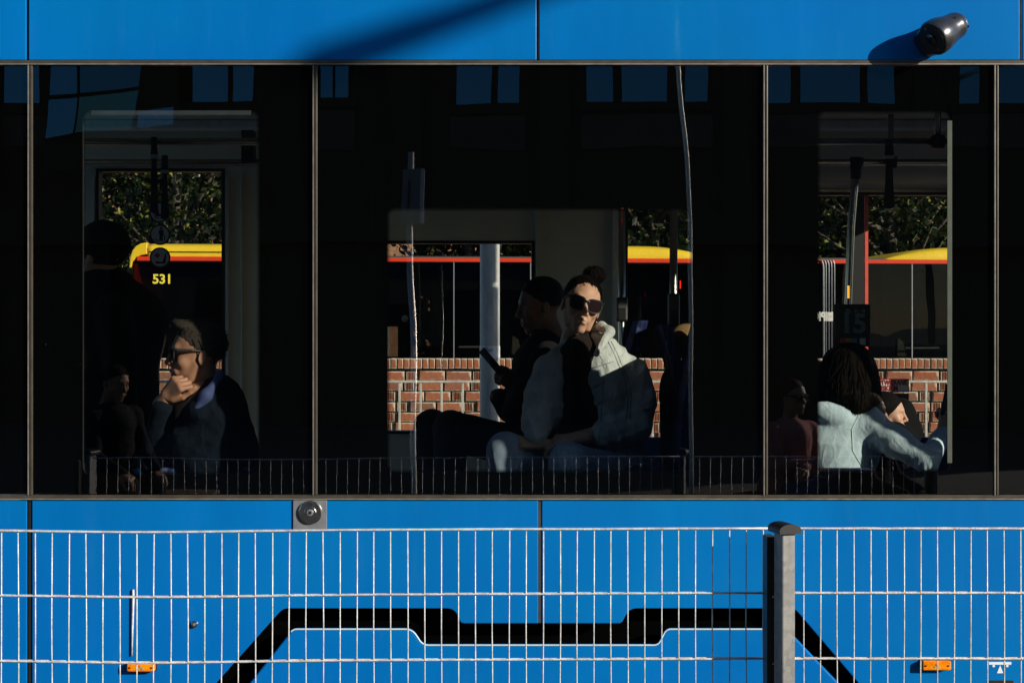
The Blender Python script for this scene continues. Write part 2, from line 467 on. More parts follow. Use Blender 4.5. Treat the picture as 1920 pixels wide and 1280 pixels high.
for (a, b, t, bo) in (A, B, C, (-3.6, -2.55, 2.42, 1.06)):
    m = MB(); m.add([(a,2.27,bo),(b,2.27,bo),(b,2.27,t),(a,2.27,t)], [(0,1,2,3)]); win = m.build('window', M['glass_far'], T)
    m = MB(); e = .016
    for q in ((a+.001,a+e,bo+.001,t-.001),(b-e,b-.001,bo+.001,t-.001),(a+e,b-e,t-e,t-.001),(a+e,b-e,bo+.001,bo+e)):
        m.box(q[0],q[1],2.19,2.262,q[2],q[3])
    m.build('frame', M['plastic_black'], win)
# pillar trims of the far doors (pale vertical lips)
for px, wd, mat in ((181, .006, 'int_pale'), (430, .006, 'int_pale'), (456, .003, 'int_pale'), (1006, .005, 'int_pale'), (1150,.008,'int_pale')):
    m = MB(); m.box(xf(px)-wd, xf(px)+wd, 2.175, 2.198, .36, 2.4); m.build('pillar_trim', M[mat], T)
# coving over the right hand door and ceiling edge cove
def cove(xa, xb, zlow):
    m = MB(); pr = [(2.195,zlow),(2.06,zlow+.02),(1.93,2.55),(1.92,2.625),(2.195,2.625)]; n = len(pr)
    m.add([(xa,y,z) for y,z in pr]+[(xb,y,z) for y,z in pr], [(i,(i+1)%n,n+(i+1)%n,n+i) for i in range(n)]+[tuple(reversed(range(n))),tuple(range(n,2*n))])
    m.build('ceiling_cove', M['int_grey'], T)
cove(xf(1004), XR, 2.33); cove(XL, xf(1000), 2.455)
# door leaf edge on the right hand door
m = MB(); m.box(xf(1596), xf(1619), 2.235, 2.262, C[3]+.02, C[2]-.017); m.build('door_seal', M['black'], T)
m = MB(); m.box(xf(1621.5), xf(1627.5), 2.245, 2.262, C[3]+.02, C[2]-.017); m.build('door_edge', simple('red_door_edge', (.75,.10,.07), .5), T)
# end walls (right one added out of view, glazed to let sun in)
for xe in (XL, XR):
    s = .03 if xe > 0 else -.03
    m = MB(); xa, xb = min(xe, xe+s), max(xe, xe+s)
    m.box(xa, xb, .0, .9, SK, 3.02); m.box(xa, xb, 1.9, 2.31, SK, 3.02); m.box(xa, xb, .9, 1.9, SK, 1.2); m.box(xa, xb, .9, 1.9, 2.4, 3.02)
    m.build('end_wall', M['blue'], T)
    m = MB(); xm = xe+s/2; m.add([(xm,.9,1.2),(xm,1.9,1.2),(xm,1.9,2.4),(xm,.9,2.4)], [(0,1,2,3)]); m.build('window', M['glass_far'], T)
# ceiling lamp strips
for yy in (.30, 1.75):
    m = MB(); m.box(XL+.1, XR-.1, yy-.06, yy+.06, 2.585, 2.628); m.build('lamp_diffuser', M['int_pale'], T, bevel=.01)
# grab rails and poles
def rail(pts, r, mat='rail', name='grab_rail'):
    m = MB(); m.tube(pts, r, 10); return m.build(name, M[mat], T, smooth=True)
for d_, h_ in ((.70, 2.40), (1.53, 2.40)):
    r_ = rail([(XL+.05,d_,h_),(XR-.05,d_,h_)], .0165)
    for xx in (-3.9, -2.9, -1.02, .2, 1.82):
        m = MB(); m.tube([(xx,d_,h_),(xx,d_,2.63)], .014, 8); m.build('rail_bracket', M['rail'], r_, smooth=True)
        m = MB(); m.box(xx-.028, xx+.028, d_-.024, d_+.024, h_-.03, h_+.03); m.build('rail_clamp', M['plastic_black'], r_, bevel=.01)
m = MB(); m.box(PX(455,1.53), PX(478,1.53), 1.49, 1.57, 2.395, 2.55); m.build('rail_bracket', M['plastic_black'], T)
rail([P(1606,306,.92), P(1601,360,.92), P(1596,420,.92), P(1592,520,.92), P(1588,640,.92), P(1584,760,.92), P(1582,1000,.92)], .0175, 'steel', 'grab_pole')
m = MB(); m.tube([P(1607,296,.92), P(1604,335,.92)], [.032,.022], 12); m.build('pole_clamp', M['plastic_black'], T, smooth=True)
rail([(PX(1166,1.25),1.25,2.6),(PX(1166,1.25),1.25,.36)], .016, 'steel', 'grab_pole')
rail([(PX(1263,1.25),1.25,2.6),(PX(1263,1.25),1.25,.36)], .019, 'steel', 'grab_pole')
for px, py0, py1 in ((1166,557,603),(1263,550,620)):
    c = P(px,(py0+py1)/2,1.2); h_ = (PZ(py0,1.2)-PZ(py1,1.2))/2
    m = MB(); m.box(c.x-.026, c.x+.026, 1.17, 1.235, c.z-h_, c.z+h_); v_ = m.build('ticket_validator', M['plastic_black'], T, bevel=.01)
    m = MB(); m.box(c.x-.018, c.x+.018, 1.166, 1.169, c.z+.005, c.z+h_-.012); m.build('screen', M['int_dark'], v_)
EM_O = emis('orange_light', (1.0,.33,.02), 2.0); EM_R = emis('red_light', (1.0,.03,.01), 1.5)
ls = None
for k in range(7):
    c = P(1590.5, 537+k*3.4, .90); m = MB(); m.box(c.x-.004, c.x+.004, .894, .8995, c.z-.0027, c.z+.0027); m.build('indicator_light', EM_O, T)
for k in range(6):
    c = P(1275.5, 527+k*2.6, 1.3); m = MB(); m.box(c.x-.0025, c.x+.0025, 1.295, 1.30, c.z-.002, c.z+.002); m.build('indicator_light', EM_R, T)
c = P(1167, 389.5, 1.2); m = MB(); m.box(c.x-.004,c.x+.004,1.19,1.20,c.z-.004,c.z+.004); m.build('indicator_light', EM_R, T)
# hanging straps
def strap(px, pyt, pyb, d_, wt=.018, wb=.026):
    zt, zb = PZ(pyt, d_), PZ(pyb, d_); x = PX(px, d_); L = zt-zb
    m = MB()
    prof = [(0,wt*.9),(.07,wt),(.17,wt),(.20,wt*1.15),(.28,wt*1.15),(.31,wt*.8),(.6,wt*.95),(.9,wb),(.97,wb*.95),(1,wb*.6)]
    vs = []
    for t, w2 in prof:
        for sx, sy in ((-1,-1),(1,-1),(1,1),(-1,1)): vs.append((x+sx*w2, d_-.02+sy*.006, zt-t*L))
    n = len(prof)
    fs = [(i*4+k, i*4+(k+1)%4, i*4+4+(k+1)%4, i*4+4+k) for i in range(n-1) for k in range(4)] + [(0,3,2,1), tuple(4*(n-1)+k for k in range(4))]
    m.add(vs, fs); o = m.build('hand_strap', M['strap'], T, bevel=.002)
    m = MB(); m.box(x-wt*1.25, x+wt*1.25, d_-.034, d_-.006, zt-.285*L, zt-.235*L); m.build('strap_buckle', M['grey_print'], o, bevel=.003)
strap(291, 258, 400, .68, .013, .016); strap(311, 292, 412, 1.05, .014, .018); strap(1665, 262, 392, .68, .017, .022)
# partition with the poster of route 15
c0, c1 = P(1563,570,.78), P(1633,650,.78)
m = MB(); m.box(c0.x, c1.x, .78, .80, c1.z, c0.z); po = m.build('route_poster', M['plastic_black'], T, bevel=.006)
teal = simple('teal_print', (.30,.62,.58), .6)
# numerals built of many small leaf-like dots
me15 = text_mesh('15', .115, .004); bm = bmesh.new(); bm.from_mesh(me15); bm.normal_update()
tri = bmesh.ops.triangulate(bm, faces=bm.faces[:]); m = MB()
from mathutils import geometry as geo_
tris = [[v.co.copy() for v in f.verts] for f in bm.faces]; bm.free(); bpy.data.meshes.remove(me15)
cx15, cz15 = (c0.x+c1.x)/2+.004, PZ(608, .78)
for iz in range(-34, 35):
    for ix in range(-40, 41):
        q = Vector((ix*.0028 + rnd.uniform(-.001,.001), iz*.0028 + rnd.uniform(-.001,.001), 0))
        if any(geo_.intersect_point_tri_2d(q, *t) for t in tris):
            a = rnd.uniform(0, 3.14); r1, r2 = .0016, .0008
            ca, sa = math.cos(a), math.sin(a)
            m.add([(cx15+q.x+ca*r1, .7785, cz15+q.y+sa*r1),(cx15+q.x-sa*r2, .7785, cz15+q.y+ca*r2),(cx15+q.x-ca*r1, .7785, cz15+q.y-sa*r1),(cx15+q.x+sa*r2, .7785, cz15+q.y-ca*r2)], [(0,1,2,3)])
o = m.build('numeral_dots', teal, po); tag(o, kind='stuff')
for px, col in ((1580,(.45,.05,.05)),(1590,(.40,.28,.02)),(1601,(.08,.25,.30)),(1617,(.55,.62,.55))):
    a, b = P(px-5,634,.78), P(px+6,646,.78); m = MB(); m.box(a.x,b.x-.001,.7775,.7795,b.z,a.z); m.build('colour_patch', simple('poster_patch', col, .6), po)
text('lettering', '11 - 15', .016, P(1612,583,.7785), teal, po); text('lettering', 'linia\nnocna', .010, P(1590,583,.7785), teal, po)
# pictogram discs on the left window glass of the door
def pict(px, py, kind, yv=2.12, rad=19.5):
    c = P(px, py, yv); k = (D+yv)/F; r = rad*k
    m = MB(); m.disc((c.x,c.z), r, yv, yv+.003, 32); o = m.build('sticker', M['plastic_black'], T)
    m = MB(); m.disc((c.x,c.z), r*.84, yv-.0015, yv-.0005, 32); m.build('sticker_face', M['grey_print'], o)
    m = MB(); dk = M['plastic_black']; y_a, y_b = yv-.003, yv-.002
    def pg(pts): m.prism([(c.x+a*r, c.z+b*r) for a, b in pts], y_a, y_b)
    if kind == 'seat':
        pg([(-.45,-.5),(-.40,-.35),(.20,-.42),(.30,-.30),(.52,.42),(.62,.45),(.55,-.5),(.45,-.58),(-.35,-.6)])
        mr = MB()
        for a in ([(-.5,.12),(.0,.12),(.0,.30),(-.5,.30)], [(-.34,-.04),(-.16,-.04),(-.16,.115),(-.34,.115)], [(-.34,.305),(-.16,.305),(-.16,.46),(-.34,.46)]):
            mr.prism([(c.x+p*r, c.z+q*r) for p, q in a], y_a, y_b)
        mr.build('cross', M['dark_red'], o)
    elif kind == 'cane':
        m.disc((c.x+.12*r, c.z+.62*r), .12*r, y_a, y_b, 12)
        pg([(-.10,.46),(.34,.46),(.38,-.1),(.30,-.1),(.28,.25),(.28,-.62),(.14,-.62),(.12,-.1),(.10,-.62),(-.04,-.62),(-.04,.2),(-.10,-.05)])
        pg([(.42,-.08),(.50,-.08),(.47,-.62),(.42,-.62)]); pg([(-.72,-.42),(-.30,-.42),(-.30,-.56),(-.12,-.56),(-.12,-.62),(-.36,-.62),(-.36,-.48),(-.72,-.48)])
    else:
        m.disc((c.x-.25*r, c.z+.45*r), .14*r, y_a, y_b, 12)
        pg([(-.45,.3),(-.1,.3),(.0,-.2),(.5,-.2),(.5,-.4),(-.3,-.42)]); pg([(-.62,.4),(-.54,.4),(-.32,-.55),(.5,-.55),(.5,-.62),(-.4,-.62)])
    m.build('pictogram', dk, o)
pict(299, 398, 'rider'); pict(300, 440, 'cane'); pict(300, 483, 'seat')
pict(759, 597, 'seat', 2.18, 7)
# sign on the right hand door
yS = 2.255
a, b = P(1606,710,yS), P(1704,735,yS)
m = MB(); m.box(a.x, b.x, yS-.002, yS, b.z, a.z); sg = m.build('door_sign', M['dark_red'], T)
m = MB(); e = .005; m.box(a.x+e, b.x-e, yS-.0035, yS-.0025, b.z+e, a.z-e); m.build('sign_face', simple('sign_face', (.70,.68,.60), .6), sg)
text('lettering', 'DRZWI OTWIERANE', .036, P(1655,717.5,yS-.005), M['dark_red'], sg, .0012, sx=.76)
text('lettering', 'PRZYCISKIEM', .036, P(1651,728,yS-.005), M['dark_red'], sg, .0012, sx=.86)
a2, b2 = P(1606,737,yS), P(1704,775,yS)
m = MB(); m.box(a2.x, b2.x, yS-.002, yS, b2.z, a2.z); sg = m.build('door_sign', M['dark_red'], T)
m = MB(); m.box(a2.x+.003, b2.x-.003, yS-.0035, yS-.0025, b2.z+.003, a2.z-.003); m.build('sign_face', simple('sign_face_dark', (.05,.05,.045), .6), sg)
# operator mark on the outside of the far glass, read from behind
c = P(1545, 594, 2.262); text('lettering', 'MPK', .062, c, M['white'], T, .003, mirror=True, sx=.8)
m = MB()
for k in range(2):
    a = P(1552.5, 585+k*10, 2.262); b = P(1561, 592+k*10, 2.262); m.box(a.x,b.x,2.260,2.264,b.z,a.z)
m.build('operator_mark', M['white'], T)
# seats
fab = MT('seat_fabric'); vv = fab.coords((1,1,1)); wv = fab.node("ShaderNodeTexWave"); wv.inputs['Scale'].default_value = 14; wv.inputs['Distortion'].default_value = 2
fab.l.new(vv, wv.inputs[0]); ch = fab.node("ShaderNodeTexVoronoi"); ch.inputs['Scale'].default_value = 26; fab.l.new(vv, ch.inputs['Vector'])
fab.set(col=fab.mix(.5, fab.ramp(wv.outputs[0], [(.4,(.010,.014,.06)),(.6,(.03,.05,.17))]), fab.ramp(ch.outputs[0], [(.1,(.12,.14,.24)),(.35,(.012,.014,.05))])), rough=.9, spec=.2)
def seat(x, y, zs, facing=-1, name='seat'):           # facing -1: sitter looks towards -x
    f = facing
    m = MB(); m.box(x-.21, x+.21, y-.215, y+.215, zs-.07, zs); s = m.build('seat', M['int_dark'], T, bevel=.02)
    m = MB(); m.box(x-.19, x+.19, y-.195, y+.195, zs+.001, zs+.025); m.build('cushion', fab.m, s, bevel=.012)
    xb = x - f*.24
    m = MB(); n = 7; vs = []
    for sy in (-.205, .205):
        for k in range(n):
            t = k/(n-1); zz = zs-.02+.66*t; sh = .10*t*t
            for dx in (0, .045): vs.append((xb - f*(sh+dx), y+sy*(1-.12*t**4), zz))
    fs = []
    for k in range(n-1):
        a = 2*k; b_ = 2*n+2*k
        fs += [(a,a+2,b_+2,b_), (a+1,b_+1,b_+3,a+3), (a,a+1,a+3,a+2), (b_,b_+2,b_+3,b_+1)]
    fs += [(0,2*n,2*n+1,1), (2*n-2,2*n-1,4*n-1,4*n-2)]
    m.add(vs, fs); bm = bmesh.new(); me = m.mesh('seat_back'); bm.from_mesh(me); bmesh.ops.recalc_face_normals(bm, faces=bm.faces); bm.to_mesh(me); bm.free()
    link('seat_back', me, fab.m, T)
    m = MB(); m.box(x-.06, x+.06, y-.12, y+.12, .36, zs-.075); m.build('seat_pedestal', M['int_dark'], T)
for (x, y, zs, f) in SEATS if 'SEATS' in globals() else ():
    seat(x, y, zs, f)

# fittings on the outside
def cyl(name, c, r, y_a, y_b, mat, par, n=24, bevel=0.0):
    m = MB(); m.disc(c, r, y_a, y_b, n); return m.build(name, mat, par, bevel=bevel)
# lock plate
lx, lz = x0(582), z0(965)
m = MB(); m.prism(rect(x0(550), z0(993), x0(613), z0(937), .004, 3), -.006, -.0005); lp = m.build('lock_plate', M['grey_metal'], T, bevel=.0015)
cz = z0(959.5); cx = x0(582.5)
cyl('lock_disc', (cx, cz), .0455, -.016, -.0065, M['steel'], lp, 40, .004)
cyl('lock_core', (cx, cz), .013, -.022, -.0165, M['grey_metal'], lp, 20, .002)
cyl('key_hole', (cx, cz), .007, -.0235, -.0225, M['black'], lp, 6)
m = MB()
m.tube([(cx+.021*math.cos(math.radians(a)), -.019, cz+.021*math.sin(math.radians(a))) for a in range(-20, 201, 20)], .0035, 8); m.build('lock_ring', M['steel'], lp, smooth=True)
m = MB(); m.prism(roundpoly([(cx-.012,cz+.018),(cx+.012,cz+.018),(cx+.008,cz+.034),(cx-.008,cz+.034)], [.002]*4), -.0175, -.0165); m.build('finger_notch', M['black'], lp)
# panel stud and stalk
st = cyl('panel_stud', (x0(365), z0(1169)), .0135, -.012, -.0005, M['steel'], T, 20, .004)
cyl('stud_core', (x0(365.5), z0(1168.5)), .006, -.0145, -.0125, M['grey_metal'], st, 6)
m = MB(); m.tube([(x0(250.5),-.006,z0(1104)),(x0(250.5),-.006,z0(1120)),(x0(249),-.006,z0(1180)),(x0(248),-.006,z0(1228))], [.004,.0055,.004,.003], 8); m.build('hinge_pin', M['zinc_wire'], T, smooth=True)
# side marker lamps
for pxa, pxb, pya, pyb in ((241,293.5,1240,1255.5),(1726,1779.5,1235,1253)):
    xa, xb, za, zb = x0(pxa), x0(pxb), z0(pyb), z0(pya)
    m = MB(); m.prism(rect(xa-.002, za-.002, xb+.002, zb+.002, .005, 3), -.007, -.0005); bs = m.build('marker_base', M['plastic_black'], T)
    m = MB(); m.prism(rect(xa, za, xb, zb, .007, 4), -.032, -.0075); m.build('marker_lens', M['amber'], bs, bevel=.006, segs=3)
    zm = (za+zb)/2; xm = (xa+xb)/2
    m = MB(); 
    for dx, dz in ((-.007,-.004),(.0,.004),(.007,-.004)): m.disc((xm+dx, zm+dz), .0045, -.034, -.0325, 10)
    m.build('reflector', M['white_lens'], bs)
    for xs in (xa+.012, xb-.012): cyl('screw', (xs, zm), .0035, -.0345, -.0325, M['steel'], bs, 10)
# jacking point mark
m = MB(); m.box(x0(1854), x0(1896), -.0015, -.0004, z0(1245), z0(1240)); m.disc((x0(1863), z0(1247.5)), .005, -.0015, -.0004, 14); m.disc((x0(1888.5), z0(1247.5)), .005, -.0015, -.0004, 14)
m.prism(pz([(1875,1246),(1869,1261),(1881,1261)]), -.0016, -.0004); m.build('jacking_mark', M['white'], T)
m = MB(); m.prism(rect(x0(1852), z0(1310), x0(1900), z0(1274.5), .004, 3), -.003, -.0005); m.build('jacking_flap', M['plastic_black'], T)


# ------------------------------------------------------------------ smooth solids for people (signed distance fields, surface nets)
def _np(v): return np.array([v[0], v[1], v[2]], dtype=np.float32)
class Solid:
    def __init__(s): s.p = []
    def cap(s, a, ra, b, rb, k=.02): s.p.append(('c', _np(a), ra, _np(b), rb, k)); return s
    def ell(s, c, r, R=None, k=.02): s.p.append(('e', _np(c), _np(r), None if R is None else np.array(R, dtype=np.float32), k)); return s
    def cut(s, c, r, R=None, k=.006): s.p.append(('x', _np(c), _np(r), None if R is None else np.array(R, dtype=np.float32), k)); return s
    def cutplane(s, pt, nrm, k=.004): s.p.append(('h', _np(pt), _np(Vector(nrm).normalized()), k)); return s   # removes the side the normal points to
    def raise_(s, a, b, r, amt): s.p.append(('r', _np(a), _np(b), r, amt)); return s                    # raised (or sunk) welt along a line
    def folds(s, amp, freq, seed=0): s.p.append(('n', amp, freq, seed)); return s
    def chain(s, pts, rs, k=.02):
        for i in range(len(pts)-1): s.cap(pts[i], rs[i], pts[i+1], rs[i+1], k)
        return s
    def mesh(s, name, h, xform=None, smooth=1):
        lo = np.full(3, 1e9, np.float32); hi = -lo
        for q in s.p:
            if q[0] == 'c':
                for c, r in ((q[1], q[2]), (q[3], q[4])): lo = np.minimum(lo, c-r); hi = np.maximum(hi, c+r)
            elif q[0] == 'e':
                r = q[2] if q[3] is None else np.full(3, q[2].max()); lo = np.minimum(lo, q[1]-r); hi = np.maximum(hi, q[1]+r)
        pad = 3*h + .012; lo = lo-pad; hi = hi+pad
        n = np.ceil((hi-lo)/h).astype(int)+1
        ax = [lo[i]+h*np.arange(n[i], dtype=np.float32) for i in range(3)]
        Fd = np.full(n, .3, np.float32)
        def sl(c0, c1):
            out = []
            for i in range(3):
                a = max(0, int((c0[i]-lo[i])/h)-1); b = min(n[i], int((c1[i]-lo[i])/h)+2); out.append(slice(a, max(b, a+1)))
            return tuple(out)
        def grid(S): return ax[0][S[0]][:,None,None], ax[1][S[1]][None,:,None], ax[2][S[2]][None,None,:]
        for q in s.p:
            t = q[0]
            if t == 'c':
                _, a, ra, b, rb, k = q; m = max(k, .004)*1.6+2*h
                S = sl(np.minimum(a-ra, b-rb)-m, np.maximum(a+ra, b+rb)+m); X, Y, Z = grid(S)
                d = b-a; L = float((d*d).sum())+1e-12
                T_ = np.clip(((X-a[0])*d[0]+(Y-a[1])*d[1]+(Z-a[2])*d[2])/L, 0, 1)
                dist = np.sqrt((X-a[0]-T_*d[0])**2+(Y-a[1]-T_*d[1])**2+(Z-a[2]-T_*d[2])**2)-(ra+(rb-ra)*T_)
                G = Fd[S]; hh = np.clip(.5+.5*(G-dist)/k, 0, 1); Fd[S] = G*(1-hh)+dist*hh-k*hh*(1-hh)
            elif t in 'ex':
                _, c, r, R, k = q; rr = r if R is None else np.full(3, r.max()); m = max(k, .004)*1.6+2*h
                S = sl(c-rr-m, c+rr+m); X, Y, Z = grid(S); X = X-c[0]; Y = Y-c[1]; Z = Z-c[2]
                if R is not None:
                    X, Y, Z = (R[0,0]*X+R[1,0]*Y+R[2,0]*Z), (R[0,1]*X+R[1,1]*Y+R[2,1]*Z), (R[0,2]*X+R[1,2]*Y+R[2,2]*Z)
                k0 = np.sqrt((X/r[0])**2+(Y/r[1])**2+(Z/r[2])**2); k1 = np.sqrt((X/r[0]**2)**2+(Y/r[1]**2)**2+(Z/r[2]**2)**2)+1e-9
                dist = k0*(k0-1)/k1
                G = Fd[S]
                if t == 'e':
                    hh = np.clip(.5+.5*(G-dist)/k, 0, 1); Fd[S] = G*(1-hh)+dist*hh-k*hh*(1-hh)
                else:
                    dd = -dist; hh = np.clip(.5-.5*(G-dd)/k, 0, 1); Fd[S] = G*(1-hh)+dd*hh+k*hh*(1-hh)
            elif t == 'h':
                _, pt, nm, k = q; X, Y, Z = grid((slice(0,n[0]),slice(0,n[1]),slice(0,n[2])))
                dd = (X-pt[0])*nm[0]+(Y-pt[1])*nm[1]+(Z-pt[2])*nm[2]; hh = np.clip(.5-.5*(Fd-dd)/k, 0, 1); Fd[:] = Fd*(1-hh)+dd*hh+k*hh*(1-hh)
            elif t == 'r':
                _, a, b, r, amt = q; S = sl(np.minimum(a,b)-r, np.maximum(a,b)+r); X, Y, Z = grid(S); d = b-a; L = float((d*d).sum())+1e-12
                T_ = np.clip(((X-a[0])*d[0]+(Y-a[1])*d[1]+(Z-a[2])*d[2])/L, 0, 1)
                dist = np.sqrt((X-a[0]-T_*d[0])**2+(Y-a[1]-T_*d[1])**2+(Z-a[2]-T_*d[2])**2)
                f = np.clip(1-dist/r, 0, 1); Fd[S] -= amt*(f*f*(3-2*f))
            elif t == 'n':
                _, amp, fr, seed = q; g_ = np.random.default_rng(seed); X, Y, Z = grid((slice(0,n[0]),slice(0,n[1]),slice(0,n[2])))
                acc = 0
                w1 = np.sin(X*fr*.7+1.3+seed)+np.sin(Z*fr*.6+seed*2); w2 = np.sin(Y*fr*.8+seed)+np.sin(X*fr*.5+2)
                for j in range(4):
                    dv = g_.normal(size=3); dv /= np.linalg.norm(dv); ph = g_.uniform(0, 6.28); f2 = fr*(1+.55*j)
                    acc = acc + (1-np.abs(np.sin((X*dv[0]+Y*dv[1]+Z*dv[2])*f2+.8*w1*dv[1]+.8*w2*dv[2]+ph)))**1.5/(1+.5*j)
                Fd -= amp*(acc-1.0).astype(np.float32)
        Fd[0]=Fd[-1]=.1; Fd[:,0]=.1; Fd[:,-1]=.1; Fd[:,:,0]=.1; Fd[:,:,-1]=.1
        ins = Fd < 0
        c8 = [ins[i:n[0]-1+i, j:n[1]-1+j, k:n[2]-1+k] for i in (0,1) for j in (0,1) for k in (0,1)]
        cnt = sum(c.astype(np.int8) for c in c8); act = (cnt > 0) & (cnt < 8)
        idx = np.argwhere(act); vid = np.full(act.shape, -1, np.int64); vid[act] = np.arange(len(idx))
        acc = np.zeros((len(idx), 3)); num = np.zeros(len(idx))
        cor = [(i,j,k) for i in (0,1) for j in (0,1) for k in (0,1)]
        val = {c: Fd[idx[:,0]+c[0], idx[:,1]+c[1], idx[:,2]+c[2]] for c in cor}
        for a in cor:
            for axis in range(3):
                if a[axis] == 0:
                    b = list(a); b[axis] = 1; b = tuple(b); va, vb = val[a], val[b]
                    mk = (va < 0) != (vb < 0); tt = np.where(mk, va/(va-vb+1e-12), 0)
                    p = np.array(a, float)[None,:].repeat(len(idx), 0); p[:,axis] = tt
                    acc[mk] += p[mk]; num[mk] += 1
        V = (idx+acc/np.maximum(num,1)[:,None])*h+lo
        Q = []
        for axis in range(3):
            s0 = [slice(None)]*3; s1 = [slice(None)]*3; s0[axis] = slice(0,-1); s1[axis] = slice(1,None)
            A_ = ins[tuple(s0)]; B_ = ins[tuple(s1)]; e = np.argwhere(A_ != B_)
            o1, o2 = [(1,2),(2,0),(0,1)][axis]
            ok = (e[:,o1] > 0) & (e[:,o2] > 0); e = e[ok]
            def cell(d1, d2):
                c = e.copy(); c[:,o1] -= d1; c[:,o2] -= d2; return vid[c[:,0], c[:,1], c[:,2]]
            q = np.stack([cell(1,1), cell(0,1), cell(0,0), cell(1,0)], 1)
            flip = ~A_[e[:,0], e[:,1], e[:,2]]; q[flip] = q[flip][:,::-1]; Q.append(q)
        Q = np.concatenate(Q)
        for _ in range(smooth):
            sm = np.zeros_like(V); c_ = np.zeros(len(V))
            for a, b in ((0,1),(1,2),(2,3),(3,0)):
                np.add.at(sm, Q[:,a], V[Q[:,b]]); np.add.at(sm, Q[:,b], V[Q[:,a]]); np.add.at(c_, Q[:,a], 1); np.add.at(c_, Q[:,b], 1)
            V = .5*V+.5*sm/np.maximum(c_,1)[:,None]
        me = bpy.data.meshes.new(name)
        me.vertices.add(len(V)); me.vertices.foreach_set('co', V.astype(np.float32).ravel())
        me.loops.add(Q.size); me.loops.foreach_set('vertex_index', Q.astype(np.int32).ravel())
        me.polygons.add(len(Q)); me.polygons.foreach_set('loop_start', np.arange(0, Q.size, 4, dtype=np.int32)); 
        try: me.polygons.foreach_set('loop_total', np.full(len(Q), 4, np.int32))
        except Exception: pass
        me.polygons.foreach_set('use_smooth', np.ones(len(Q), bool))
        me.update(calc_edges=True); me.validate()
        if xform is not None: me.transform(xform)
        return me

def join_meshes(name, mes):
    bm = bmesh.new()
    for me in mes: bm.from_mesh(me)
    out = bpy.data.meshes.new(name); bm.to_mesh(out); bm.free()
    for me in mes: bpy.data.meshes.remove(me)
    out.polygons.foreach_set('use_smooth', [True]*len(out.polygons))
    return out

def frame(origin, fwd, up, roll=0.0, scale=1.0):
    f = Vector(fwd).normalized(); u = Vector(up); u = (u - f*u.dot(f)).normalized(); l = u.cross(f)
    if roll:
        Rr = Matrix.Rotation(roll, 3, f); u = Rr @ u; l = Rr @ l
    Mx = Matrix((f, l, u)).transposed().to_4x4()
    return Matrix.Translation(origin) @ Mx @ Matrix.Scale(scale, 4)

def head_solid(fem=False, mouth=0.0, eyes=True):
    s = Solid(); jw = .046 if fem else .052
    s.ell((-.012,0,.045),(.098,.076,.086),k=.02).ell((.030,0,-.005),(.062,.062,.085),k=.03)
    s.ell((.026,0,-.062),(.055,jw,.044),k=.025).cap((.070,-.010,-.097),.017,(.070,.010,-.097),.017,k=.02)
    s.cap((.080,-.030,.034),.011,(.080,.030,.034),.011,k=.02)
    for sy in (-1,1):
        s.ell((.060,sy*.043,-.020),(.022,.020,.020),k=.02)
        s.cap((.010,sy*.058,-.03),.012,(.030,sy*.046,-.085),.010,k=.02)
    if eyes:
        for sy in (-1,1): s.cut((.094,sy*.032,.010),(.014,.018,.012),k=.012)
        for sy in (-1,1): s.ell((.074,sy*.031,.008),(.013,.013,.0125),k=.004)
    s.cap((.090,0,.022),.0075,(.112,0,-.022),.0115,k=.010)
    for sy in (-1,1):
        s.ell((.100,sy*.012,-.028),(.010,.0085,.008),k=.006)
        s.cap((.092,sy*.020,-.034),.004,(.083,sy*.030,-.058),.004,k=.012)
    s.ell((.072,0,-.058),(.026,.030,.026),k=.018)
    s.cap((.094,-.015,-.0585),.0048,(.098,0,-.0550),.0062,k=.005).cap((.094,.015,-.0585),.0048,(.098,0,-.0550),.0062,k=.005)
    s.cap((.092,-.012,-.0690),.0060,(.095,.012,-.0690),.0060,k=.006)
    s.raise_((.101,-.020,-.0630),(.101,.020,-.0630),.0055,-.004)
    for sy in (-1,1):
        R = Matrix.Rotation(sy*.35,3,'Z') @ Matrix.Rotation(-.12,3,'Y')
        s.ell((-.010,sy*.076,-.004),(.017,.0075,.029),R,k=.005); s.cut((-.006,sy*.0855,.000),(.009,.006,.016),R,k=.004)
        s.ell((-.010,sy*.074,-.004),(.012,.010,.020),k=.006)
    s.cap((-.022,0,-.055),.050 if not fem else .044,(-.045,0,-.20),.056 if not fem else .047,k=.025)
    return s

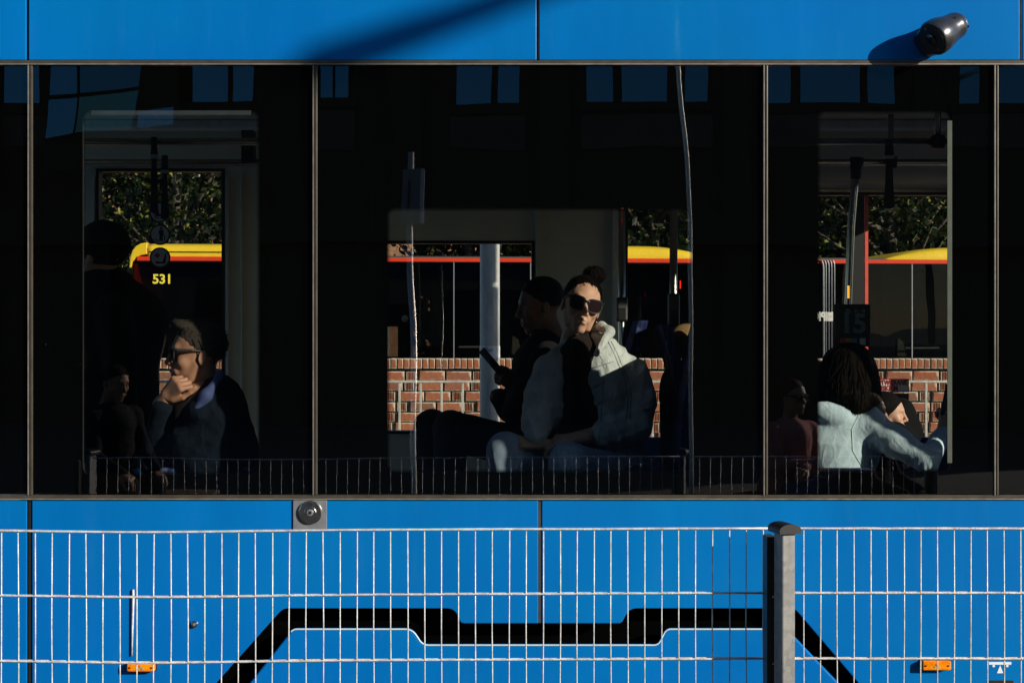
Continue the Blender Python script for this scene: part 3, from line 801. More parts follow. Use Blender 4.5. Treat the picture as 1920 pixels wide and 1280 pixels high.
def hand_solid(curl=(.4,.5,.5,.55), spread=.05, thumb=(.6,.4), side=1):
    # wrist at the origin, +x to the fingers, +z back of the hand, thumb towards side*(+y)
    s = Solid()
    s.cap((-.05,0,0),.026,(.0,0,0),.025,k=.02)
    for i, y in enumerate((.030,.010,-.010,-.028)):
        s.cap((.012,side*y*.6,0),.015,(.085-.004*i-(.006 if i==0 else 0),side*y,.002),.0125,k=.014)
    lens = ((.042,.025,.020),(.046,.029,.021),(.043,.027,.021),(.034,.021,.019))
    for i, y in enumerate((.030,.010,-.010,-.028)):
        p = Vector((.085-.004*i-(.006 if i==0 else 0), side*y, .002)); a = curl[i]*.9; yaw = side*(1.5-i)*spread
        r = (.0105,.0095,.0088,.0078) if i < 3 else (.0095,.0085,.0078,.007)
        for j, L in enumerate(lens[i]):
            d = Vector((math.cos(a)*math.cos(yaw), math.cos(a)*math.sin(yaw), -math.sin(a))); q = p+d*L
            s.cap(p, r[j], q, r[j+1], k=.004); p = q; a += curl[i]*1.15
    b = Vector((.018, side*.030, -.010)); d1 = Vector((math.cos(thumb[0]), side*math.sin(thumb[0]), -.35)).normalized()
    p1 = b+d1*.040; d2 = Vector((math.cos(thumb[0]-thumb[1]), side*math.sin(thumb[0]-thumb[1]), -.45)).normalized(); p2 = p1+d2*.034; p3 = p2+(d2+Vector((.3,-side*.3,-.1))).normalized()*.026
    s.cap(b,.016,p1,.0125,k=.016).cap(p1,.0120,p2,.0108,k=.005).cap(p2,.0108,p3,.0090,k=.004)
    return s

from mathutils.bvhtree import BVHTree
def _bvh(o):
    me = o.data; off = o.matrix_world.translation if False else Vector((0,0,0))
    return BVHTree.FromPolygons([v.co.copy() for v in me.vertices], [tuple(p.vertices) for p in me.polygons])
CAM = Vector((0, -D, ZC))
def onto(bvh, px, py, lift=.0):              # where the cloth surface lies in a direction seen from the street
    d = (P(px, py, .5)-CAM).normalized(); h = bvh.ray_cast(CAM, d)
    return None if h[0] is None or h[0].y > 2.1 else h[0]-d*lift
def drape(name, target, corners, mat, parent, nu=10, nv=8, thick=.004, shape=None):
    bv = _bvh(target); top = {}; m = MB()
    (ax, ay), (bx, by), (cx_, cy), (dx, dy) = corners
    for i in range(nu+1):
        for j_ in range(nv+1):
            u, v = i/nu, j_/nv
            px = (ax*(1-u)+bx*u)*(1-v)+(dx*(1-u)+cx_*u)*v; py = (ay*(1-u)+by*u)*(1-v)+(dy*(1-u)+cy*u)*v
            if shape: py += shape(u, v)
            h = onto(bv, px, py, 0)
            if h is not None: top[(i,j_)] = (h, (h-CAM).normalized())
    ids = {}; vs = []
    for k_, (h, d) in top.items(): ids[k_] = len(vs); vs += [h-d*thick, h+d*.004]
    fs = []
    for i in range(nu):
        for j_ in range(nv):
            q = [(i,j_),(i+1,j_),(i+1,j_+1),(i,j_+1)]
            if all(k_ in ids for k_ in q):
                fs.append(tuple(ids[k_] for k_ in reversed(q))); fs.append(tuple(ids[k_]+1 for k_ in q))
    def edge(a, b):
        if a in ids and b in ids: fs.append((ids[a], ids[b], ids[b]+1, ids[a]+1))
    for i in range(nu): edge((i,0),(i+1,0)); edge((i+1,nv),(i,nv))
    for j_ in range(nv): edge((0,j_+1),(0,j_)); edge((nu,j_),(nu,j_+1))
    m.add(vs, fs); me = m.mesh(name); bm = bmesh.new(); bm.from_mesh(me); bmesh.ops.recalc_face_normals(bm, faces=bm.faces); bm.to_mesh(me); bm.free()
    return link(name, me, mat, parent, True)
def seam(name, target, pts, r, mat, parent, sub=5):
    bv = _bvh(target); out = []
    for a, b in zip(pts[:-1], pts[1:]):
        for k_ in range(sub):
            t = k_/sub; h = onto(bv, a[0]+(b[0]-a[0])*t, a[1]+(b[1]-a[1])*t, r*.3)
            if h is not None and (not out or abs(h.y-out[-1].y) < .06): out.append(h)
    h = onto(bv, *pts[-1], r*.3)
    if h is not None: out.append(h)
    if len(out) > 2:
        m = MB(); m.tube(out, r, 6); return m.build(name, mat, parent, smooth=True)

def strands(hair, n, length, mat, parent, flow, r=.0011, lift=.0025, seed=1, stray=.12, pick=None):
    me = hair.data; bv = _bvh(hair); R_ = random.Random(seed); m = MB(); nv = len(me.vertices); done = 0; tries = 0
    while done < n and tries < n*20:
        tries += 1
        v = me.vertices[R_.randrange(nv)]; p = v.co.copy()
        if pick and not pick(p): continue
        L = length*R_.uniform(.5,1.2); st = L/7; pts = [p+v.normal*lift*.3]; wild = R_.random() < stray; off = lift*R_.uniform(.2,1)
        dv = Vector((R_.gauss(0,.12), R_.gauss(0,.12), R_.gauss(0,.12)))
        for i in range(7):
            loc, nr, _, _ = bv.find_nearest(p)
            d = flow(p, nr)+dv; d = d-nr*d.dot(nr)*(.4 if wild else 1.0)
            if d.length < 1e-4: break
            p = p+d.normalized()*st; loc, nr, _, _ = bv.find_nearest(p)
            lf_ = off+(.010*(i/6)**2 if wild else 0)
            p = loc+nr*lf_; pts.append(p.copy())
        if len(pts) > 4: m.tube(pts, [r]*(len(pts)-1)+[r*.3], 4); done += 1
    return m.build('hair_strands', mat, parent, smooth=True)
def part(name, solid, h, mat, parent, xform=None, smooth=1):
    me = solid.mesh(name, h, xform, smooth); return link(name, me, mat, parent, True)

def sunglasses(parent, X, w=.132, lens_h=.040, mat_f=None, mat_l=None, big=False, name='sunglasses'):
    mat_f = mat_f or M['plastic_black']; lm = mat_l or M['lens']
    m = MB(); ml = MB(); x = .104 if not big else .106; zc = .010
    def XF(v): return X @ Vector(v)
    half = w/2-.004
    for sy in (-1,1):
        n = 28; c = sy*(half*.52+.003); rx, rz = half*.47, lens_h/2
        if big: rx, rz = half*.49, lens_h/2*1.15
        out, inn = [], []
        for k in range(n):
            a = 2*math.pi*k/n; e = .62 if big else .72
            ux = math.copysign(abs(math.cos(a))**e, math.cos(a)); uz = math.copysign(abs(math.sin(a))**e, math.sin(a))
            wz = rz*(1.0 if uz > 0 else 1.08); wx = rx*(1.0 + .06*(uz>0))
            yy = c+ux*wx; zz = zc+uz*wz; back = -.9*yy*yy*1.6
            out.append((x+back, yy, zz)); inn.append((x+back, c+ux*wx*.86, zc+uz*wz*.84))
        vs = [XF(v) for v in out]+[XF(v) for v in inn]+[XF((v[0]-.005,v[1],v[2])) for v in out]+[XF((v[0]-.005,v[1],v[2])) for v in inn]
        fs = []
        for i in range(n):
            j = (i+1)%n; fs += [(i,j,n+j,n+i),(2*n+j,2*n+i,3*n+i,3*n+j),(j,i,2*n+i,2*n+j),(n+i,n+j,3*n+j,3*n+i)]
        m.add(vs, fs)
        lv = [XF((v[0]-.002,v[1],v[2])) for v in inn]; cv = XF((x+.0005-1.44*c*c, c, zc)); ml.add(lv+[cv], [(i,(i+1)%n,n) for i in range(n)])
        tz = zc+rz*.62
        p0 = (x-1.44*half*half-.003, sy*half, tz); m.tube([XF(p0), XF((x-.02, sy*(half+.006), tz)), XF((.03, sy*(half+.010), tz-.001)), XF((-.006, sy*.077, tz-.004)), XF((-.03, sy*.074, tz-.022))], [.0055,.0068,.0060,.0045,.0035], 8)
    m.tube([XF((x,-.012,zc+lens_h*.22)), XF((x+.002,0,zc+lens_h*.27)), XF((x,.012,zc+lens_h*.22))], .0032, 8)
    bm = bmesh.new(); me = m.mesh(name); bm.from_mesh(me); bmesh.ops.recalc_face_normals(bm, faces=bm.faces); bm.to_mesh(me); bm.free()
    o = link(name, me, mat_f, parent); ml.build('lens', lm, o, smooth=True); return o

M['lens'] = simple('dark_lens', (.006,.006,.008), .06, 0, .05, 5, spec=.8)
m_ = MT('graded_lens'); m_.set(col=(.022,.012,.014), rough=.05, spec=.5); M['lens2'] = m_.m
SK1 = mat_skin('skin_fair', (.55,.30,.19)); SK2 = mat_skin('skin_light', (.60,.36,.25)); SK3 = mat_skin('skin_tan', (.42,.22,.13))
def person(label, mes, skin, group='passengers and people waiting at the stop'):
    me = join_meshes('person', mes); o = link('person', me, skin, None, True); tag(o, label, 'person'); return o
H_HEAD, H_BODY, H_CLOTH = .0026, .011, .0065
# camera pod on the upper panel
A_ = P(1789,50,-.072); B_ = P(1737,80,-.112); ax_ = (B_-A_).normalized()
pc = P(1748,72,-.106)
pod_s = Solid().cap(A_, .052, A_.lerp(B_,.6), .064, .02).cap(A_.lerp(B_,.6), .064, B_, .066, .02).cap(A_+Vector((0,.075,0)), .052, A_.lerp(B_,.7)+Vector((0,.075,0)), .058, .02)
fn = (ax_ + Vector((-.10,-.10,-.10))).normalized()
pod_s.cutplane(pc, fn, .004); pod_s.cutplane((0,-.001,0), (0,1,0), .002)
podm = simple('brushed_pod_shell', (.10,.10,.105), .26, .8, .15, 14)
pd = part('camera_pod', pod_s, .0035, podm, T)
u1 = fn.cross(Vector((0,1,0))).normalized(); u2 = fn.cross(u1)
fc = A_ + ax_*((pc-A_).dot(fn)/ax_.dot(fn))
m = MB(); m.tube([fc+fn*-.004, fc+fn*.003], .061, 28); m.build('pod_face', M['plastic_black'], pd)
m = MB(); m.tube([fc+fn*.0032, fc+fn*.009, fc+fn*.013], [.024,.022,.012], 20); m.build('pod_lens', simple('pod_lens_glass', (.01,.008,.008), .06, 0, .1, 5, spec=.9), pd, smooth=True)
for sg in (-1, 1):
    m = MB(); q = fc+u1*.046*sg+u2*.004; m.tube([q+fn*.003, q+fn*.006], .006, 10); m.build('screw', M['steel'], pd)
bvp = _bvh(pd)
for (px, py) in ((1798,24),(1815,50),(1780,82),(1790,34)):
    q = onto(bvp, px, py, .0)
    if q is not None:
        dd = (CAM-q).normalized(); m = MB(); m.tube([q, q+dd*.004], .0045, 10); m.build('screw', M['steel'], pd)

# ------------------------------------------------------------------ passengers
def V3(*a): return Vector(a)
def hair_short(extra=None):
    s = Solid(); s.ell((-.016,0,.052),(.100,.081,.088),k=.01).folds(.0014, 120, 3)
    s.cut((.085,0,-.020),(.075,.12,.098),k=.012); s.cut((.05,0,-.10),(.07,.11,.12),k=.01); s.cutplane((-.03,0,-.055),(.25,0,-1),k=.01)
    if extra: extra(s)
    return s

# --- man with dark sunglasses, chin on hand
d1 = .27
X1 = frame(P(370,668,d1), (-.95,-.31,.0), (.05,0,1), 0, 1.05)
wr = P(312,742,.20); kn = P(356,694,.135)
hd = hand_solid((1.25,1.3,1.35,1.4), .03, (.5,.5), side=-1)
Xh = frame(wr, (kn-wr), V3(-.25,-1,.35))
sh_n, sh_f = P(410,790,.18), P(378,765,0.47)
el_n = P(286,862,.29); el_f = P(330,850,0.49); wr_f = P(290,895,0.37)
bod = Solid().chain([P(384,765,0.29), P(396,850,0.29), P(398,930,0.3)], [.13,.135,.14], .06).cap(sh_n,.05,el_n,.04).cap(el_n,.04,wr,.027).cap(sh_f,.05,el_f,.04).cap(el_f,.04,wr_f,.03)
bod.cap(P(400,930,0.18),.08,P(250,925,0.162),.06).cap(P(400,930,0.396),.08,P(260,925,0.396),.06).cap(P(250,925,0.162),.055,P(245,1130,0.162),.04).cap(P(260,925,0.396),.055,P(255,1130,0.396),.04)
p1 = person('man in dark sunglasses resting his chin on his fist behind the left window', [head_solid().mesh('h', H_HEAD, X1), hd.mesh('hd', .0026, Xh), bod.mesh('b', H_BODY)], mat_skin('skin_weathered', (.38,.20,.125)))
def quiff(s): s.ell((.048,0,.112),(.050,.056,.026),Matrix.Rotation(-.25,3,'Y'),k=.02)
hm1 = mat_hair('grey_brown_hair', (.055,.045,.035), (90,90,30)); h1 = part('hair', hair_short(quiff), .003, hm1, p1, X1)
strands(h1, 420, .030, hm1, p1, lambda p, nr: Vector((.8,0,.5)) if p.z > X1.translation.z+.07 else Vector((.5,0,-.8)), .0011, .003, 3, .5)
sunglasses(p1, X1, .146, .050)
navy = mat_cloth('navy_denim', (.004,.008,.014), .5)
jk = Solid().chain([P(396,775,0.3), P(404,850,0.3), P(404,925,0.31)], [.150,.160,.165], .07).cap(sh_n,.080,P(352,832,0.2),.072,.05).cap(P(352,832,0.2),.072,el_n,.058,.03).cap(el_n,.058,P(305,766,.21),.043,.02)
jk.cap(sh_f,.08,el_f,.065,.05).cap(el_f,.065,P(298,888,0.38),.045,.02).cap(P(408,735,0.31),.075,P(400,780,0.3),.12,.04)
jk.cap(P(404,728,.20),.045,P(372,772,.15),.050,.03); jk.folds(.0050, 26, 11)
part('jacket', jk, H_CLOTH, navy, p1)
# shirt collar with blue stripes
m_ = MT('striped_shirt'); tc = m_.coords((1,1,1)); wv = m_.node("ShaderNodeTexWave", bands_direction='DIAGONAL'); wv.inputs['Scale'].default_value = 60; m_.l.new(tc, wv.inputs[0])
m_.set(col=m_.ramp(wv.outputs[0], [(.45,(.006,.012,.07)),(.6,(.06,.09,.22))]), rough=.8); 
jo = [o for o in p1.children if o.name.startswith('jacket')][0]
col = Solid().cap(P(412,704,.19),.012,P(386,742,.130),.020,.03).cap(P(386,742,.130),.020,P(362,776,.118),.012,.03).cap(P(412,704,.19),.012,P(400,715,.36),.02,.03)
part('shirt_collar', col, .004, m_.m, p1)
tr = Solid().cap(P(400,935,0.18),.10,P(250,930,0.162),.08).cap(P(400,935,0.396),.10,P(260,930,0.396),.08).cap(P(250,930,0.162),.075,P(245,1120,0.162),.06).cap(P(260,930,0.396),.075,P(255,1120,0.396),.06)
part('trousers', tr, .012, mat_cloth('dark_trousers', (.012,.014,.02)), p1)

# --- woman with bun and big sunglasses, pale denim jacket
dW = .775
X3 = frame(P(1089,576,dW), (.16,-1,.02), (0,0,1), -.24, 1.02)
sL, sR = P(1182,708,0.796), P(1034,700,0.732)
eL, eR = P(1190,800,0.7), P(1006,790,0.62); wL, wR = P(1078,822,.56), P(1010,832,.58)
hl = hand_solid((.55,.6,.65,.7), .03, (.5,.3), side=1); hr = hand_solid((.5,.6,.65,.7), .03, (.5,.3), side=-1)
XL_ = frame(wL, (P(985,834,.56)-wL), V3(.1,-.5,1)); XR_ = frame(wR, (P(958,828,.56)-wR), V3(-.2,-.6,1))
bod = Solid().cap(P(1094,655,.84),.042,P(1096,690,.80),.05,.04).chain([P(1108,715,0.78), P(1118,790,0.78), P(1140,880,0.796)], [.12,.13,.15], .07).cap(sL,.05,eL,.042).cap(eL,.042,wL,.03).cap(sR,.05,eR,.042).cap(eR,.042,wR,.03)
kL, kR = P(1066,866,.48), P(948,846,.60); hL, hR = P(1180,900,.74), P(1120,895,.88)
bod.cap(hL,.085,kL,.06).cap(hR,.085,kR,.06).cap(kL,.06,P(1050,1120,.5),.045).cap(kR,.06,P(945,1120,.6),.045)
p3 = person('woman in large sunglasses and pale denim jacket looking out of the middle window', [head_solid(True).mesh('h', H_HEAD, X3), hl.mesh('hl', .003, XL_), hr.mesh('hr', .003, XR_), bod.mesh('b', H_BODY)], SK2)
hs = Solid().ell((-.018,0,.050),(.099,.080,.088),k=.01).ell((-.040,.034,.150),(.046,.048,.040),k=.012).folds(.0007, 80, 5); hs.cut((.085,0,-.028),(.075,.10,.102),k=.012); hs.cut((.035,0,-.10),(.075,.11,.115),k=.01); hs.cutplane((-.03,0,-.07),(.15,0,-1),k=.01)
hb = mat_hair('dark_brown_hair', (.006,.004,.003))
h3 = part('hair', hs, .003, hb, p3, X3)
bun = X3 @ V3(-.040,.034,.150)
strands(h3, 300, .085, hb, p3, lambda p, nr: (bun-p) if (bun-p).length > .055 else (bun-p).cross(V3(.3,1,.2)), .0012, .0025, 4, .16)
sunglasses(p3, X3, .142, .050, None, M['lens2'], True)
m = MB(); e_ = X3 @ V3(-.002,.079,-.040); m.tube([e_, e_+V3(0,0,-.012)], .004, 8); m.build('earring', M['steel'], p3, smooth=True)
denim = mat_cloth('pale_denim', (.52,.56,.54), .40, 420, .12, .95, 14)
j = Solid()
j.chain([P(1112,690,0.796), P(1124,770,0.796), P(1142,872,0.812)], [.135,.150,.165], .08)
j.cap(P(1122,655,0.796),.07,sL,.075,.06).cap(P(1070,660,0.764),.06,sR,.07,.06)
j.cap(sL,.082,P(1196,755,0.748),.078,.05).cap(P(1196,755,0.748),.078,eL,.070,.03).cap(eL,.070,P(1128,814,.60),.052,.03)
j.cap(sR,.074,P(1014,740,0.676),.070,.05).cap(P(1014,740,0.676),.070,eR,.064,.03).cap(eR,.064,P(1004,815,.58),.050,.03)
j.ell(P(1132,720,0.684),(.085,.06,.14),k=.05).ell(P(1040,735,0.66),(.055,.05,.15),k=.05)
j.cut(P(1074,770,0.628),(.029,.085,.24),Matrix.Rotation(-.12,3,'Y'),k=.02)          # open front
j.cut(P(1092,640,0.684),(.062,.075,.055),k=.02)
# seams, welts and pocket
a1, a2, a3 = P(1149,612,0.732), P(1160,640,0.7), P(1170,668,0.692)
j.folds(.0060, 30, 4)
for (q1, q2, wd, am) in (((1196,744,.63),(1238,730,.70),.016,.008),((1190,768,.62),(1236,764,.70),.014,.008),((1180,786,.58),(1222,806,.62),.014,.007),((1150,806,.54),(1178,838,.56),.012,.006),((1152,700,.63),(1200,716,.62),.012,-.006),((1000,736,.54),(1036,748,.52),.014,.007),((992,770,.54),(1030,790,.52),.014,.007),((1100,780,.56),(1150,770,.56),.016,.006)):
    j.raise_(P(*q1), P(*q2), wd, am)
for u_, v_ in ((P(1146,615,0.716),P(1168,655,0.684)),(P(1168,655,0.684),P(1182,690,0.66))): j.raise_(u_, v_, .016, .005)
part('jacket', j, .0055, denim, p3)
jo = [o for o in p3.children if o.name.startswith('jacket')][0]
dden = mat_cloth('worn_denim', (.30,.36,.36), .3, 420, .2)
pf = drape('pocket_flap', jo, [(1076,704),(1128,692),(1134,716),(1080,720)], dden, p3, 12, 6, .007, lambda u, v: v*10*math.sin(u*math.pi))
drape('pocket', jo, [(1083,722),(1131,716),(1131,752),(1088,756)], dden, p3, 12, 8, .004, lambda u, v: v*9*math.sin(u*math.pi))
thread = mat_cloth('denim_seam', (.22,.27,.27), .2)
seam('seam', jo, [(1140,640),(1150,660),(1160,684),(1172,710),(1178,745),(1174,785)], .0024, thread, p3)
seam('seam', jo, [(1146,640),(1156,660),(1166,684),(1178,710),(1184,745),(1180,785)], .0022, thread, p3)
seam('seam', jo, [(1078,700),(1110,690),(1150,678)], .0022, thread, p3)
seam('seam', jo, [(1066,680),(1068,740),(1072,800),(1074,850)], .0022, thread, p3)
seam('seam', jo, [(1128,756),(1126,800),(1120,850)], .0022, thread, p3)
h_ = onto(_bvh(jo), 1106, 719, .012)
m = MB(); m.disc((h_.x,h_.z), .0075, h_.y-.002, h_.y+.006, 14); m.build('button', M['grey_metal'], pf)
cl = Solid().cap(P(1128,612,.76),.020,P(1142,622,.72),.022,.02).cap(P(1142,622,.72),.022,P(1118,664,.62),.012,.02).cap(P(1128,612,.76),.018,P(1104,622,.86),.018,.02)
part('collar', cl, .004, denim, p3)
sh = Solid().chain([P(1086,672,0.732), P(1088,760,0.732), P(1100,860,0.748)], [.095,.115,.125], .05); sh.cap(P(1092,646,.80),.066,P(1088,712,.76),.105,.04); sh.folds(.003,22,8)
part('shirt', sh, .009, mat_cloth('brown_black_top', (.020,.014,.012)), p3)
tr = Solid().cap(hL,.105,kL,.082,.03).cap(hR,.105,kR,.080,.03).cap(kL,.082,P(1052,1000,.48),.070,.02).cap(P(1052,1000,.48),.070,P(1050,1110,.48),.062).cap(kR,.080,P(945,1000,.6),.068,.02).cap(P(945,1000,.6),.068,P(945,1110,.6),.06).folds(.0035,24,9)
part('trousers', tr, .008, mat_cloth('light_jeans', (.26,.34,.44), .3, 400, .14), p3)

# --- man beside her with phone
d4 = 1.26
X4 = frame(P(1014,576,d4), (-1,-.18,-.16), (0,0,1), 0, 1.02)
s4n, s4f = P(1028,672,1.06), P(1010,668,1.44); e4n = P(968,772,1.02); w4 = P(968,728,1.14)
ph_c = P(922,682,1.1); X4h = frame(w4, (P(940,700,1.12)-w4), V3(.35,-1,.3))
bod = Solid().chain([P(1020,690,d4), P(1030,790,d4), P(1040,860,d4)], [.13,.14,.15], .06).cap(s4n,.05,e4n,.042).cap(e4n,.042,w4,.03).cap(s4f,.05,P(955,765,1.39),.042).cap(P(955,765,1.39),.042,P(930,740,1.32),.03)
k4n, k4f = P(846,803,1.06), P(808,800,1.42)
bod.cap(P(1020,850,1.14),.085,k4n,.06).cap(P(1020,850,1.38),.085,k4f,.06).cap(k4n,.06,P(838,1060,1.06),.045).cap(k4f,.06,P(800,1040,1.42),.045)
p4 = person('man in black holding up a phone beside the pale denim jacket', [head_solid().mesh('h', .0034, X4), hand_solid((.9,.95,1.0,1.05), .02, (.5,.45), side=-1).mesh('hd', .003, X4h), bod.mesh('b', H_BODY)], mat_skin('skin_dark_tan', (.20,.10,.06)))
part('hair', hair_short(), .004, hb, p4, X4)
blk = mat_cloth('black_wool', (.010,.010,.011), .4)
j = Solid().chain([P(1022,690,d4), P(1030,780,d4), P(1040,850,d4)], [.155,.165,.17], .07).cap(s4n,.078,e4n,.062,.04).cap(e4n,.062,P(966,742,1.12),.045,.02).cap(s4f,.078,P(955,765,1.39),.062,.04).cap(P(955,765,1.39),.062,P(936,745,1.34),.045).cap(P(1022,640,d4),.07,P(1022,680,d4),.12,.04).folds(.004,24,14)
part('jacket', j, .009, blk, p4)
tr = Solid().cap(P(1020,852,1.14),.105,k4n,.080,.03).cap(P(1020,852,1.38),.105,k4f,.080,.03).cap(k4n,.08,P(838,1050,1.06),.062,.02).cap(k4f,.08,P(800,1030,1.42),.062,.02).folds(.003,22,15)
part('trousers', tr, .009, mat_cloth('charcoal_trousers', (.035,.04,.045)), p4)
# the phone
a_ = (P(936,692,1.1)-P(912,664,1.1)).normalized(); u_ = V3(0,1,0).cross(a_).normalized(); w_ = a_.cross(u_)
m = MB(); m.obox(P(922,678,1.11), a_*.073, (w_*.9+u_*.4).normalized()*.036, (u_*.9-w_*.4).normalized()*.0042)
pho = m.build('phone', M['plastic_black'], bevel=.003); tag(pho, 'black phone held up in front of the grey steel pole', 'phone')
m = MB(); m.obox(P(922,678,1.11)+(u_*.9-w_*.4).normalized()*.0047, a_*.068, (w_*.9+u_*.4).normalized()*.032, (u_*.9-w_*.4).normalized()*.0004); m.build('screen', M['lens'], pho)

# --- woman with long dark hair and pale sweatshirt
X6 = frame(P(1594,708,.72), (.42,.88,-.10), (0,0,1), 0, 1.08)
s6n, s6f = P(1634,800,.62), P(1492,800,.66); e6 = P(1738,864,.46); w6 = P(1770,806,.60)
X6h = frame(w6, (P(1777,776,.63)-w6), V3(.3,-1,.1))
bod = Solid().cap(P(1586,745,.72),.05,P(1575,775,.72),.07,.05).chain([P(1568,800,.72), P(1560,870,.72), P(1560,945,.72)], [.13,.14,.15], .07).cap(s6n,.05,e6,.042).cap(e6,.042,w6,.028).cap(s6f,.05,P(1500,880,.9),.042).cap(P(1500,880,.9),.042,P(1570,890,1.0),.03)
k6n, k6f = P(1640,930,1.06), P(1520,930,1.06)
bod.cap(P(1600,950,.74),.085,k6n,.06).cap(P(1520,950,.74),.085,k6f,.06).cap(k6n,.06,P(1640,1110,1.05),.045).cap(k6f,.06,P(1520,1110,1.05),.045)
p6 = person('woman seen from behind in a pale hooded sweatshirt, long dark hair, right window', [head_solid(True).mesh('h', .0034, X6), hand_solid((1.0,1.0,1.05,1.1), .02, (.5,.4), side=-1).mesh('hd', .0032, X6h), bod.mesh('b', H_BODY)], SK2)
hs = Solid().ell((-.016,0,.035),(.112,.096,.098),k=.02).cap((-.050,.0,.03),.088,(-.060,.0,-.05),.105,.05).cap((-.060,.035,-.05),.092,(-.066,.045,-.085),.075,.05).cap((-.060,-.035,-.05),.092,(-.066,-.04,-.080),.075,.05)
hs.cap((0,.065,.03),.045,(.0,.085,-.09),.045,.03).cap((0,-.065,.02),.035,(.0,-.080,-.08),.042,.03).cut((.10,0,-.02),(.06,.06,.10),k=.02).folds(.0025,40,6)
hm6 = mat_hair('near_black_hair', (.006,.004,.003), (45,45,5)); h6 = part('hair', hs, .0045, hm6, p6, X6)
strands(h6, 420, .10, hm6, p6, lambda p, nr: V3(0,0,-1)+(p-X6.translation)*1.2*(1 if p.z > X6.translation.z else 0), .0012, .004, 5, .25)
sweat = mat_cloth('pale_sweatshirt', (.46,.60,.66), .22, 500, .06, .95, 12)
j = Solid()
j.chain([P(1566,800,.72), P(1560,850,.72), P(1560,935,.72)], [.150,.160,.160], .08)
j.ell(P(1610,815,.66),(.10,.085,.16),k=.06).ell(P(1515,815,.68),(.10,.085,.16),k=.06)
j.cap(s6n,.070,P(1680,830,.54),.063,.05).cap(P(1680,830,.54),.062,e6,.050,.03).cap(e6,.050,P(1766,818,.58),.040,.02)
j.cap(s6f,.080,P(1500,870,.85),.062,.04)
j.cap(P(1552,764,.66),.052,P(1612,772,.66),.048,.04).ell(P(1560,775,.58),(.095,.040,.050),Matrix.Rotation(.25,3,'Y'),k=.02)   # hood lying on the back
j.folds(.0045, 30, 21)
ax_a = (e6-s6n).normalized(); n_ = ax_a.cross(V3(0,-1,0)).normalized()
for t, am, wd in ((.50,.004,.020),(.66,.006,.018),(.78,.007,.016),(.90,.007,.014),(1.0,.006,.014)):       # creases gathering towards the elbow
    c = s6n.lerp(e6, t); j.raise_(c+n_*.055+V3(0,-.045,0)+ax_a*(.035+.03*(1-t)), c-n_*.050+V3(0,-.045,0)-ax_a*.03, wd, am)
sm_a = [P(1608,776,.52),P(1594,805,.52),P(1596,845,.53),P(1614,874,.55)]
for u_, v_ in zip(sm_a[:-1], sm_a[1:]): j.raise_(u_, v_, .012, -.007)
sw = part('sweatshirt', j, .0055, sweat, p6)
sm6 = mat_cloth('sweatshirt_seam', (.50,.60,.60), .2)
seam('seam', sw, [(1611,776),(1597,805),(1599,845),(1616,874)], .0022, sm6, p6)
tr = Solid().cap(P(1600,950,.74),.105,k6n,.080,.03).cap(P(1520,950,.74),.105,k6f,.080,.03).cap(k6n,.08,P(1640,1100,1.05),.06,.02).cap(k6f,.08,P(1520,1100,1.05),.06,.02)
part('trousers', tr, .012, mat_cloth('dark_jeans', (.02,.025,.04)), p6)
m = MB(); m.obox(P(1777,748,.62), V3(.012,.0,.066), V3(.025,.025,0), V3(.003,-.003,0)); pho2 = m.build('phone', M['plastic_black'], bevel=.003); tag(pho2, 'dark phone held upright at the right edge of the right window', 'phone')

# --- young woman in a black hood
X7 = frame(P(1664,778,1.72), (.96,-.30,-.05), (0,0,1), 0, .82)
bod = Solid().chain([P(1653,816,1.76), P(1650,896,1.78)], [.12,.14], .05).cap(P(1678,816,1.58),.045,P(1698,876,1.55),.04).cap(P(1698,876,1.55),.04,P(1723,878,1.7),.03).cap(P(1638,916,1.7),.08,P(1728,921,1.65),.06).cap(P(1638,916,1.9),.08,P(1733,921,1.9),.06)
bod.cap(P(1728,921,1.65),.055,P(1733,1106,1.65),.04).cap(P(1733,921,1.9),.055,P(1738,1096,1.9),.04)
p7 = person('young woman in a black hooded coat, sunlit profile, beyond the pale sweatshirt', [head_solid(True).mesh('h', .0030, X7), bod.mesh('b', H_BODY)], SK2)
hs = Solid().ell((-.020,0,.050),(.104,.086,.094),k=.01).cut((.092,0,-.03),(.075,.10,.105),k=.012).cap((-.04,.05,.0),.04,(-.03,.06,-.1),.035,.02).cap((-.04,-.05,.0),.04,(-.03,-.06,-.1),.035,.02)
part('hair', hs, .004, mat_hair('black_hair', (.010,.008,.007)), p7, X7)
cb = mat_cloth('black_coat', (.006,.006,.0065), .3)
j = Solid().chain([P(1678,806,1.86), P(1660,846,1.78), P(1650,906,1.78)], [.11,.155,.17], .06).cap(P(1694,764,1.9),.05,P(1704,806,1.86),.07,.04).cap(P(1678,816,1.58),.07,P(1700,874,1.55),.06,.04).cap(P(1700,874,1.55),.06,P(1720,878,1.68),.045).folds(.003,22,31)
part('coat', j, .009, cb, p7)

